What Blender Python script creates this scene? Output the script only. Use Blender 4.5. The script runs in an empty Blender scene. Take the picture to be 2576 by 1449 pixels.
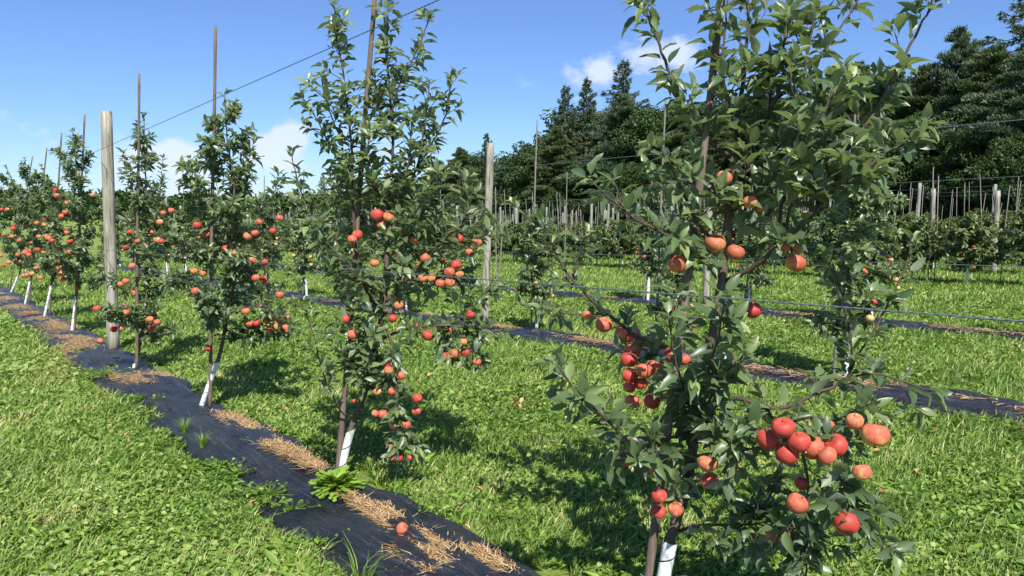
import bpy, math, random
import numpy as np
from mathutils import Vector
random.seed(7); R=np.random.default_rng(11)
SC=bpy.context.scene; COL=SC.collection
rad=math.radians
# ---------------------------------------------------------------- camera
F=1860.0; H=1.5; PIT=rad(6.26); AZ=rad(39.2); S=0.029      # F in units of a 2576 px wide frame
cam=bpy.data.cameras.new('camera'); co=bpy.data.objects.new('camera',cam); COL.objects.link(co)
co.location=(0,0,H); co.rotation_euler=(rad(90)-PIT,0,0)
cam.sensor_width=36; cam.lens=36*F/2576; cam.clip_start=.05; cam.clip_end=4000; SC.camera=co
# ---------------------------------------------------------------- sun, sky
SUN_EL=rad(50); sd=np.array([.20,-.98,0]); sd=sd/np.linalg.norm(sd)*math.cos(SUN_EL); sd[2]=math.sin(SUN_EL)
sl=bpy.data.lights.new('sun','SUN'); sl.energy=5.0; sl.angle=rad(.53); sl.color=(1,.955,.88)
so=bpy.data.objects.new('sun',sl); COL.objects.link(so); so.rotation_euler=Vector(sd).to_track_quat('Z','Y').to_euler()
SC.view_settings.view_transform='Standard'; SC.view_settings.look='None'; SC.view_settings.exposure=0.72; SC.view_settings.gamma=1
W=bpy.data.worlds.new('World'); SC.world=W; W.use_nodes=True
def dirpx(x,y):
    v=((x-1288)/F,1,-(y-724.5)/F); c,s=math.cos(PIT),math.sin(PIT)
    return np.array([v[0],v[1]*c+v[2]*s,-v[1]*s+v[2]*c])
def azel(x,y):
    d=dirpx(x,y); return math.atan2(d[0],d[1]), math.atan2(d[2],math.hypot(d[0],d[1]))
def NN(nt,t,**k):
    n=nt.nodes.new(t)
    for a,b in k.items(): setattr(n,a,b)
    return n
def mth(nt,op,a,b=None,c=None,clamp=False):
    n=NN(nt,'ShaderNodeMath',operation=op,use_clamp=clamp)
    for i,v in enumerate((a,b,c)):
        if v is None: continue
        if hasattr(v,'links'): nt.links.new(v,n.inputs[i])
        else: n.inputs[i].default_value=v
    return n.outputs[0]
def ramp(nt,fac,stops):
    r=NN(nt,'ShaderNodeValToRGB'); e=r.color_ramp.elements
    while len(e)<len(stops): e.new(.5)
    for k,(p,c) in zip(e,stops): k.position=p; k.color=(*c,1)
    nt.links.new(fac,r.inputs[0]); return r.outputs[0]
def world():
    nt=W.node_tree; nt.nodes.clear(); L=nt.links.new
    out=NN(nt,'ShaderNodeOutputWorld'); bg=NN(nt,'ShaderNodeBackground'); bg.inputs[1].default_value=.105
    sky=NN(nt,'ShaderNodeTexSky',sky_type='NISHITA'); sky.sun_disc=False; sky.sun_elevation=SUN_EL
    sky.sun_rotation=math.atan2(sd[0],sd[1]); sky.altitude=200; sky.air_density=1.0; sky.dust_density=.25; sky.ozone_density=3.0
    g=NN(nt,'ShaderNodeMix',data_type='RGBA',blend_type='MULTIPLY'); g.inputs[0].default_value=1; L(sky.outputs[0],g.inputs[6])
    tc=NN(nt,'ShaderNodeTexCoord'); sp=NN(nt,'ShaderNodeSeparateXYZ'); L(tc.outputs['Generated'],sp.inputs[0])
    L(ramp(nt,sp.outputs[2],[(0,(.53,.66,.90)),(.08,(.50,.63,.87)),(.28,(.56,.66,.89)),(.9,(.9,.92,1.1))]),g.inputs[7]); az=mth(nt,'ARCTAN2',sp.outputs[0],sp.outputs[1]); el=mth(nt,'ARCSINE',sp.outputs[2])
    cb=NN(nt,'ShaderNodeCombineXYZ'); L(mth(nt,'MULTIPLY',az,1.0),cb.inputs[0]); L(mth(nt,'MULTIPLY',el,1.5),cb.inputs[1])
    nz=NN(nt,'ShaderNodeTexNoise'); nz.inputs['Scale'].default_value=15; nz.inputs['Detail'].default_value=8; nz.inputs['Roughness'].default_value=.56; L(cb.outputs[0],nz.inputs['Vector'])
    tot=None
    for (x,y,wx,wy,st) in [(440,402,60,36,1.15),(480,435,100,32,.75),(350,420,75,42,.75),(715,362,52,38,1.3),(700,398,80,26,1.0),(640,402,50,30,.7),
          (790,410,50,25,.45),(560,455,110,16,.4),(850,440,80,16,.35),(1335,211,34,17,.42),(1440,190,58,24,.52),(1520,182,62,36,.68),(1620,165,62,42,.78),(1690,140,60,30,.6),
          (900,325,80,28,.5),(950,400,50,22,.4),(110,328,10,8,.25),(-500,380,200,60,.9),(3100,300,250,60,.8),(3500,100,250,90,.8)]:
        a,e=azel(x,y); 
        dx=mth(nt,'DIVIDE',mth(nt,'SUBTRACT',az,a),wx/F); dy=mth(nt,'DIVIDE',mth(nt,'SUBTRACT',el,e),wy/F)
        r2=mth(nt,'ADD',mth(nt,'MULTIPLY',dx,dx),mth(nt,'MULTIPLY',dy,dy))
        m=mth(nt,'MULTIPLY',mth(nt,'EXPONENT',mth(nt,'MULTIPLY',r2,-.7)),st)
        tot=m if tot is None else mth(nt,'MAXIMUM',tot,m)
    v=mth(nt,'ADD',tot,mth(nt,'MULTIPLY',mth(nt,'SUBTRACT',nz.outputs[0],.5),2.3))
    v=mth(nt,'MULTIPLY',v,mth(nt,'GREATER_THAN',tot,.02))
    mr=NN(nt,'ShaderNodeMapRange',interpolation_type='SMOOTHSTEP'); L(v,mr.inputs[0]); mr.inputs[1].default_value=.22; mr.inputs[2].default_value=.80; mr.inputs[3].default_value=0; mr.inputs[4].default_value=.78
    mx=NN(nt,'ShaderNodeMix',data_type='RGBA'); L(mr.outputs[0],mx.inputs[0]); L(g.outputs[2],mx.inputs[6]); mx.inputs[7].default_value=(5.1,5.5,6.5,1)
    L(mx.outputs[2],bg.inputs[0]); L(bg.outputs[0],out.inputs[0])
world()
# ---------------------------------------------------------------- geometry of the place
D=np.array([-math.sin(AZ),math.cos(AZ)]); Wv=np.array([math.cos(AZ),math.sin(AZ)])   # along the rows / across them
def gz(x,y):
    u=np.asarray(x)*D[0]+np.asarray(y)*D[1]
    return np.where(u<25,-S*u,-S*(25+40*(1-np.exp(-np.clip(u-25,0,1e5)/40)))) + np.where(u<-10, S*(u+10)*.0,0)
def uw(u,w): 
    p=D*u+Wv*w; return p[0],p[1]
def G(u,w,dz=0):
    x,y=uw(u,w); return np.array([x,y,float(gz(x,y))+dz])
def gpx(x,y):
    r=dirpx(x,y); t=3.0
    for _ in range(60): t=-(H-float(gz(r[0]*t,r[1]*t)))/r[2]
    return np.array([r[0]*t,r[1]*t,H+r[2]*t])
def P(x,y,Y):
    r=dirpx(x,y); t=Y/r[1]; return np.array([r[0]*t,Y,H+r[2]*t])
# ---------------------------------------------------------------- helpers
def tag(o,label=None,cat=None,group=None,kind=None):
    if label: o['label']=label
    if cat: o['category']=cat
    if group: o['group']=group
    if kind: o['kind']=kind
    return o
def mesh(name,V,polys,mats,mi=None,rnd=None,smooth=True):
    """polys: list of int arrays (n,k)"""
    me=bpy.data.meshes.new(name); V=np.asarray(V,dtype=np.float32)
    me.vertices.add(len(V)); me.vertices.foreach_set('co',V.ravel())
    idx=np.concatenate([p.ravel() for p in polys]); tot=np.concatenate([np.full(len(p),p.shape[1]) for p in polys])
    st=np.concatenate([[0],np.cumsum(tot)[:-1]])
    me.loops.add(len(idx)); me.loops.foreach_set('vertex_index',idx.astype(np.int32))
    me.polygons.add(len(tot)); me.polygons.foreach_set('loop_start',st.astype(np.int32)); me.polygons.foreach_set('loop_total',tot.astype(np.int32))
    for m in mats: me.materials.append(m)
    if mi is not None: me.polygons.foreach_set('material_index',np.asarray(mi,dtype=np.int32))
    if smooth: me.polygons.foreach_set('use_smooth',np.ones(len(tot),dtype=bool))
    if rnd is not None:
        a=me.attributes.new('rnd','FLOAT','POINT'); a.data.foreach_set('value',np.asarray(rnd,dtype=np.float32))
    me.update(calc_edges=True); me.validate()
    return me
def obj(name,me,parent=None,loc=(0,0,0)):
    o=bpy.data.objects.new(name,me); COL.objects.link(o); o.location=loc
    if parent is not None: o.parent=parent
    return o
class MB:
    def __init__(s): s.V=[];s.Q=[];s.M=[];s.A=[];s.n=0;s.T=[];s.MT=[]
    def add(s,V,Q,m=0,a=0.5,T=None):
        V=np.asarray(V,float).reshape(-1,3); s.V.append(V)
        if Q is not None and len(Q): Q=np.asarray(Q)+s.n; s.Q.append(Q); s.M.append(np.full(len(Q),m))
        if T is not None and len(T): T=np.asarray(T)+s.n; s.T.append(T); s.MT.append(np.full(len(T),m))
        s.A.append(np.full(len(V),a) if np.isscalar(a) else np.asarray(a)); s.n+=len(V)
    def tube(s,pts,r,k=6,m=0,cap=True,a=.5,rough=0):
        pts=np.asarray(pts,float); n=len(pts); r=np.full(n,r) if np.isscalar(r) else np.asarray(r)
        t=np.gradient(pts,axis=0); t/=np.linalg.norm(t,axis=1)[:,None]+1e-9
        ref=np.array([0,0,1.]) if abs(t[:,2]).mean()<.8 else np.array([1.,0,0])
        b=np.cross(t,ref); b/=np.linalg.norm(b,axis=1)[:,None]+1e-9; c=np.cross(t,b)
        ph=np.arange(k)*2*math.pi/k
        rr=r[:,None]*(1+rough*R.standard_normal((n,k)))
        V=pts[:,None]+rr[...,None]*(np.cos(ph)[None,:,None]*b[:,None]+np.sin(ph)[None,:,None]*c[:,None])
        i=np.arange(n-1)[:,None]*k; j=np.arange(k)[None]; j2=(j+1)%k
        Q=np.stack([i+j,i+j2,i+k+j2,i+k+j],-1).reshape(-1,4)
        V=V.reshape(-1,3); T=None
        if cap:
            V=np.vstack([V,pts[0],pts[-1]]); a0=n*k; jj=np.arange(k); j3=(jj+1)%k
            T=np.vstack([np.stack([jj*0+a0,j3,jj],-1),np.stack([jj*0+a0+1,(n-1)*k+jj,(n-1)*k+j3],-1)])
        s.add(V,Q,m,a,T)
    def build(s,name,mats,smooth=True):
        V=np.vstack(s.V); ps=[];mi=[]
        if s.Q: ps.append(np.vstack(s.Q)); mi.append(np.concatenate(s.M))
        if s.T: ps.append(np.vstack(s.T)); mi.append(np.concatenate(s.MT))
        return mesh(name,V,ps,mats,np.concatenate(mi),np.concatenate(s.A),smooth)
def spline(pts,step=.03):
    p=np.asarray(pts,float)
    if len(p)<3:
        n=max(2,int(np.linalg.norm(p[-1]-p[0])/step)); return p[0]+(p[-1]-p[0])*np.linspace(0,1,n)[:,None]
    q=np.vstack([2*p[0]-p[1],p,2*p[-1]-p[-2]]); out=[]
    for i in range(1,len(q)-2):
        n=max(2,int(np.linalg.norm(q[i+1]-q[i])/step)); t=np.linspace(0,1,n,endpoint=False)[:,None]
        a,b,c,d=q[i-1],q[i],q[i+1],q[i+2]
        out.append(.5*((2*b)+(-a+c)*t+(2*a-5*b+4*c-d)*t**2+(-a+3*b-3*c+d)*t**3))
    return np.vstack(out+[p[-1:]])
# ---------------------------------------------------------------- materials
def mat(name): 
    m=bpy.data.materials.new(name); m.use_nodes=True; nt=m.node_tree; b=nt.nodes['Principled BSDF']; return m,nt,b
def ramp(nt,fac,stops):
    r=NN(nt,'ShaderNodeValToRGB'); e=r.color_ramp.elements
    while len(e)<len(stops): e.new(.5)
    for k,(p,c) in zip(e,stops): k.position=p; k.color=(*c,1)
    nt.links.new(fac,r.inputs[0]); return r.outputs[0]
def noise(nt,scale,detail=4,vec=None,rough=.55,dist=0):
    n=NN(nt,'ShaderNodeTexNoise'); n.inputs['Scale'].default_value=scale; n.inputs['Detail'].default_value=detail; n.inputs['Roughness'].default_value=rough; n.inputs['Distortion'].default_value=dist
    if vec is None:
        t=NN(nt,'ShaderNodeTexCoord'); vec=t.outputs['Object']
    nt.links.new(vec,n.inputs['Vector']); return n.outputs[0]
def mapped(nt,scale,src='Object',rot=(0,0,0)):
    t=NN(nt,'ShaderNodeTexCoord'); m=NN(nt,'ShaderNodeMapping'); m.inputs['Scale'].default_value=scale; m.inputs['Rotation'].default_value=rot
    nt.links.new(t.outputs[src],m.inputs[0]); return m.outputs[0]
def mixc(nt,f,a,b,bt='MIX'):
    m=NN(nt,'ShaderNodeMix',data_type='RGBA',blend_type=bt)
    for i,v in ((0,f),(6,a),(7,b)):
        if hasattr(v,'links'): nt.links.new(v,m.inputs[i])
        else: m.inputs[i].default_value=v if i==0 else (*v,1)
    return m.outputs[2]
def bump(nt,b,h,s=.3,d=.01):
    n=NN(nt,'ShaderNodeBump'); n.inputs['Strength'].default_value=s; n.inputs['Distance'].default_value=d
    nt.links.new(h,n.inputs['Height']); nt.links.new(n.outputs[0],b.inputs['Normal'])
def leafmat(name,stops,under,rough=.42,trans=.25,tcol=(.30,.42,.05),spec=.5):
    m,nt,b=mat(name); L=nt.links.new
    at=NN(nt,'ShaderNodeAttribute',attribute_name='rnd'); c=ramp(nt,at.outputs['Fac'],stops)
    if under is not None:
        ge=NN(nt,'ShaderNodeNewGeometry'); c=mixc(nt,mth(nt,'MULTIPLY',ge.outputs['Backfacing'],.75),c,under)
    L(c,b.inputs['Base Color']); b.inputs['Roughness'].default_value=rough; b.inputs['Specular IOR Level'].default_value=spec
    tr=NN(nt,'ShaderNodeBsdfTranslucent'); tc=mixc(nt,.6,c,tcol); L(tc,tr.inputs[0])
    mx=NN(nt,'ShaderNodeMixShader'); mx.inputs[0].default_value=trans
    L(b.outputs[0],mx.inputs[1]); L(tr.outputs[0],mx.inputs[2]); L(mx.outputs[0],nt.nodes['Material Output'].inputs[0]); return m
M={}
M['leaf']=leafmat('apple_leaf',[(0,(.040,.072,.033)),(.5,(.085,.132,.056)),(.82,(.15,.205,.072)),(1,(.25,.31,.10))],(.32,.37,.24),.40,.26,(.30,.42,.05),.6)
M['leaffar']=leafmat('apple_leaf_far',[(0,(.045,.078,.025)),(.5,(.10,.15,.05)),(.85,(.17,.21,.08)),(1,(.28,.29,.12))],None,.5,.22)
M['grass']=leafmat('grass_blades',[(0,(.06,.11,.014)),(.3,(.125,.215,.032)),(.65,(.225,.335,.064)),(.93,(.36,.42,.13)),(1,(.58,.48,.24))],None,.5,.3,(.35,.5,.05),.35)
M['weed']=leafmat('weed_leaf',[(0,(.08,.15,.018)),(.6,(.17,.29,.035)),(1,(.27,.40,.06))],None,.45,.3,(.35,.55,.05),.4)
M['pine']=leafmat('pine_needles',[(0,(.026,.05,.017)),(.5,(.08,.12,.042)),(1,(.17,.215,.08))],None,.55,.12,(.15,.22,.04),.35)
M['pinew']=leafmat('white_pine_needles',[(0,(.03,.058,.03)),(.5,(.085,.13,.068)),(1,(.17,.23,.12))],None,.5,.12,(.15,.22,.06),.35)
M['broad']=leafmat('maple_leaves',[(0,(.018,.04,.010)),(.5,(.040,.078,.018)),(1,(.085,.14,.03))],None,.5,.2,(.2,.3,.04),.35)
M['straw']=leafmat('dry_straw',[(0,(.13,.07,.03)),(.5,(.38,.235,.105)),(1,(.66,.49,.26))],None,.7,.1,(.5,.35,.15),.2)
M['dead']=leafmat('dead_leaf',[(0,(.20,.09,.04)),(.6,(.42,.22,.10)),(1,(.55,.36,.18))],None,.7,.15,(.5,.3,.12),.2)
def wood(name,stops,scale,rough=.85,bs=.5):
    m,nt,b=mat(name); v=mapped(nt,scale); n=noise(nt,6,6,v,.65); n2=noise(nt,1.3,3)
    c=ramp(nt,n,stops); c=mixc(nt,mth(nt,'MULTIPLY',n2,.45),c,stops[0][1]); nt.links.new(c,b.inputs['Base Color']); b.inputs['Roughness'].default_value=rough
    b.inputs['Specular IOR Level'].default_value=.3; bump(nt,b,n,bs,.006); return m
M['bark']=wood('apple_bark',[(.3,(.07,.05,.038)),(.6,(.16,.12,.09)),(.8,(.27,.22,.17))],(14,14,14))
M['twig']=wood('young_shoot',[(.3,(.055,.036,.03)),(.7,(.125,.085,.065))],(20,20,20),.6)
M['stake']=wood('weathered_stake',[(.25,(.075,.055,.042)),(.55,(.185,.14,.108)),(.8,(.32,.26,.205))],(12,12,1.3))
M['post']=wood('weathered_post',[(.36,(.09,.08,.06)),(.44,(.27,.25,.19)),(.62,(.46,.44,.36))],(5,5,.45),.9,1.0)
M['stakefar']=wood('pale_stake',[(.3,(.12,.11,.095)),(.7,(.27,.25,.22))],(6,6,1))
M['postfar']=wood('dull_post',[(.3,(.17,.18,.15)),(.7,(.36,.37,.31))],(5,5,.6))
M['trunkd']=wood('forest_bark',[(.3,(.05,.04,.03)),(.7,(.15,.12,.10))],(2,2,.6))
m,nt,b=mat('white_guard'); n=noise(nt,25,4); n2=noise(nt,9,5,None,.7); g0=ramp(nt,n,[(.3,(.62,.64,.64)),(.6,(.82,.84,.84))]); nt.links.new(mixc(nt,ramp(nt,n2,[(.50,(0,0,0)),(.66,(.8,.8,.8))]),g0,(.30,.25,.18)),b.inputs['Base Color']); b.inputs['Roughness'].default_value=.45; M['guard']=m
m,nt,b=mat('wire_steel'); b.inputs['Base Color'].default_value=(.20,.24,.26,1); b.inputs['Metallic'].default_value=.55; b.inputs['Roughness'].default_value=.45; M['wire']=m
m,nt,b=mat('black_tie'); b.inputs['Base Color'].default_value=(.012,.012,.014,1); b.inputs['Roughness'].default_value=.4; M['tie']=m
m,nt,b=mat('green_plastic'); b.inputs['Base Color'].default_value=(.01,.42,.16,1); b.inputs['Roughness'].default_value=.35; M['greenp']=m
m,nt,b=mat('stem'); b.inputs['Base Color'].default_value=(.16,.14,.05,1); b.inputs['Roughness'].default_value=.6; M['stem']=m
def applemat(name,red,side,green,amount):
    m,nt,b=mat(name); L=nt.links.new; t=NN(nt,'ShaderNodeTexCoord'); oi=NN(nt,'ShaderNodeObjectInfo')
    sp=NN(nt,'ShaderNodeSeparateXYZ'); L(t.outputs['Object'],sp.inputs[0])
    ad=NN(nt,'ShaderNodeVectorMath',operation='ADD'); L(t.outputs['Object'],ad.inputs[0])
    cx=NN(nt,'ShaderNodeCombineXYZ'); r7=mth(nt,'MULTIPLY',oi.outputs['Random'],37.0); L(r7,cx.inputs[0]); L(cx.outputs[0],ad.inputs[1])
    n=noise(nt,1.5,3,ad.outputs[0]); 
    ang=mth(nt,'ARCTAN2',sp.outputs[1],sp.outputs[0]); c2=NN(nt,'ShaderNodeCombineXYZ'); L(mth(nt,'MULTIPLY',ang,7.0),c2.inputs[0]); L(mth(nt,'MULTIPLY',sp.outputs[2],.7),c2.inputs[1]); L(r7,c2.inputs[2])
    st=noise(nt,2.2,3,c2.outputs[0])
    dt=mth(nt,'ADD',mth(nt,'MULTIPLY',sp.outputs[2],.28),mth(nt,'MULTIPLY',sp.outputs[1],-.32))
    f=mth(nt,'ADD',mth(nt,'ADD',mth(nt,'MULTIPLY',n,1.5),mth(nt,'MULTIPLY',st,.75)),dt)
    f=mth(nt,'ADD',f,mth(nt,'MULTIPLY',mth(nt,'SUBTRACT',oi.outputs['Random'],.5),.35)); f=mth(nt,'ADD',f,amount-1.15)
    c=ramp(nt,f,[(.10,green),(.36,side),(.60,red),(.95,tuple(x*.72 for x in red))])
    vo=NN(nt,'ShaderNodeTexVoronoi'); vo.inputs['Scale'].default_value=9; L(t.outputs['Object'],vo.inputs['Vector'])
    sk=mth(nt,'LESS_THAN',vo.outputs['Distance'],.09); c=mixc(nt,mth(nt,'MULTIPLY',sk,.35),c,(.8,.55,.3))
    L(c,b.inputs['Base Color']); b.inputs['Roughness'].default_value=.55; b.inputs['Specular IOR Level'].default_value=.35
    b.inputs['Subsurface Weight'].default_value=.0; return m
M['ar']=applemat('apple_skin_red',(.54,.07,.05),(.63,.22,.09),(.58,.42,.14),.66)
M['ao']=applemat('apple_skin_orange',(.57,.14,.075),(.66,.31,.12),(.56,.44,.14),.52)
M['ay']=applemat('apple_skin_yellow',(.58,.19,.09),(.58,.35,.13),(.46,.43,.13),.48)
# ground
def groundmat():
    m,nt,b=mat('orchard_grass'); L=nt.links.new
    v=mapped(nt,(1,1,1)); n1=noise(nt,.35,4,v); n2=noise(nt,9,6,v,.7); n3=noise(nt,60,4,v,.7)
    a=mth(nt,'ADD',mth(nt,'MULTIPLY',n2,.55),mth(nt,'MULTIPLY',n3,.55))
    c=ramp(nt,a,[(.36,(.045,.075,.016)),(.5,(.13,.20,.03)),(.62,(.23,.31,.055)),(.72,(.33,.37,.12))])
    c=mixc(nt,mth(nt,'MULTIPLY',n1,.35),c,(.17,.22,.06)); L(c,b.inputs['Base Color']); b.inputs['Roughness'].default_value=.85; b.inputs['Specular IOR Level'].default_value=.2
    bump(nt,b,a,.9,.06); return m
M['ground']=groundmat()
def matplastic():
    m,nt,b=mat('black_plastic'); L=nt.links.new
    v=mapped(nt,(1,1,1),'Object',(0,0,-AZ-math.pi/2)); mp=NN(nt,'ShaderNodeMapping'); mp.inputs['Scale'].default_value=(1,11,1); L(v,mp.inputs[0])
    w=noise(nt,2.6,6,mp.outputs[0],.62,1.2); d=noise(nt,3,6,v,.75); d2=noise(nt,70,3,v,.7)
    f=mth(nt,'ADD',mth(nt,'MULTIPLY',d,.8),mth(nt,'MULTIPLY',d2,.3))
    c=ramp(nt,f,[(.46,(.014,.016,.021)),(.62,(.036,.038,.045)),(.76,(.12,.11,.10))]); c=mixc(nt,ramp(nt,w,[(.56,(0,0,0)),(.70,(.75,.75,.75))]),c,(.085,.095,.12)); L(c,b.inputs['Base Color'])  # last mix paints wrinkle highlights into the colour as pale lengthwise streaks
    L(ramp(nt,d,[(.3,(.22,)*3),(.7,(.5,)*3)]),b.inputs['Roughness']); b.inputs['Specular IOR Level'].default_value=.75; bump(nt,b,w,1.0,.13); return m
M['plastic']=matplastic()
# ---------------------------------------------------------------- ground sheet
def ground():
    s=np.linspace(-1,1,281); c=np.sinh(s*6.2)/math.sinh(6.2)*1600; X,Y=np.meshgrid(c,c+6)
    Z=gz(X,Y)+.0; dist=np.hypot(X,Y); Z=Z+np.where(dist<60,.012*np.sin(X*2.3+np.sin(Y*1.7))*np.cos(Y*2.9),0)
    n=len(s); i=np.arange(n-1)[:,None]*n; j=np.arange(n-1)[None]; Q=np.stack([i+j,i+j+1,i+n+j+1,i+n+j],-1).reshape(-1,4)
    o=obj('ground',mesh('ground',np.stack([X,Y,Z],-1).reshape(-1,3),[Q],[M['ground']])); tag(o,kind='structure',label='green mown orchard grass ground')
ground()
ROWS=[(1.655,.34),(6.33,.33),(10.3,.30),(17.9,.35),(21.4,.35),(25,.35),(28.5,.35),(32,.35),(35.5,.35),(39,.35)]
def edge(u,k): return .07*math.sin(u*1.9+k*2)+.05*math.sin(u*5.3+k)+.04*math.sin(u*11.7+3*k)
def plastic_strip(k,w0,hw,u0,u1):
    us=np.arange(u0,u1,.07 if k==0 else .14); ws=np.linspace(-1,1,15)
    V=[]
    for u in us:
        for t in ws:
            w=w0+t*(hw+.02); x,y=uw(u,w)
            z=float(gz(x,y))+.018+.055*max(0,1-abs(t)**2.2)+.014*math.sin(u*7+t*4)*math.sin(u*2.3)+.008*math.sin(t*19+u*1.5+math.sin(u*5))+.006*math.sin(t*9-u*13)+.02*math.sin(u*2.8+k)
            if abs(t)>.99: z-=.04
            V.append((x,y,z))
    n=len(ws); i=np.arange(len(us)-1)[:,None]*n; j=np.arange(n-1)[None]; Q=np.stack([i+j,i+j+1,i+n+j+1,i+n+j],-1).reshape(-1,4)
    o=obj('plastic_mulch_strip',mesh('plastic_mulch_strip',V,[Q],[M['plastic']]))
    lab=['wrinkled black plastic mulch under the nearest row of apple trees','black plastic mulch along the second row behind the nearest trees','black plastic mulch along the third row in the mid distance'][k]
    tag(o,lab,'mulch strip','black plastic mulch strips')
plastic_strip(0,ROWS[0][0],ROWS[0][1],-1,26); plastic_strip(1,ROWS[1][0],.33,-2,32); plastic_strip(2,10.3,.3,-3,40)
def matz(u,w):
    t=(w-ROWS[0][0])/.35; return float(gz(*uw(u,w)))+.02+.055*max(0,1-abs(t)**2.2)
# ---------------------------------------------------------------- leaves (vectorised)
ST=np.array([0,.18,.30,.47,.66,.84,1.0]); HW=np.array([.008,.012,.145,.20,.18,.098,.0])
STL=np.array([0,.3,.65,1.0]); HWL=np.array([.01,.21,.23,.0])
def leaves(mb,p,d,nrm,L,rnd,m=0,lod=0,wid=1.0,curl=None):
    p=np.asarray(p);d=np.asarray(d);N=len(p)
    if N==0: return
    d=d/(np.linalg.norm(d,axis=1)[:,None]+1e-9); b=np.cross(nrm,d); b/=np.linalg.norm(b,axis=1)[:,None]+1e-9; n=np.cross(d,b)
    st,hw=(ST,HW) if lod==0 else (STL,HWL); K=len(st)
    cu=R.uniform(.0,.6,N) if curl is None else R.uniform(curl[0],curl[1],N); fo=R.uniform(.2,.95,N); wv=R.uniform(0,.085,N); ph=R.uniform(0,6.3,N); sd_=R.uniform(-.1,.1,N)
    L=np.asarray(L)
    V=np.zeros((N,K,3,3))
    for k in range(K):
        s=st[k]; z=-cu*s*s; al=s-.25*cu*cu*s**3
        cen=p+d*(al*L)[:,None]+n*(z*L)[:,None]+b*(sd_*s*s*L)[:,None]
        for q,sg in enumerate((-1,0,1)):
            h=hw[k]*wid; e=(fo*h*abs(sg)+ (wv*np.sin(ph+s*14+sg*1.3) if sg and 0<hw[k]>.05 else 0))*L
            V[:,k,q]=cen+b*(sg*h*L*np.cos(fo*.6))[:,None]+n*e[:,None]
    base=(np.arange(N)*K*3)[:,None,None]; kk=(np.arange(K-1)*3)[None,:,None]; qq=np.arange(2)[None,None]
    a=base+kk+qq; Q=np.stack([a,a+3,a+4,a+1],-1).reshape(-1,4)
    mb.add(V.reshape(-1,3),Q,m,np.repeat(rnd,K*3))
UP=np.array([0,0,1.])
def rv(n=None): 
    v=R.standard_normal(3 if n is None else (n,3)); return v/ (np.linalg.norm(v) if n is None else np.linalg.norm(v,axis=1)[:,None])
DENS=.78
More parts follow.
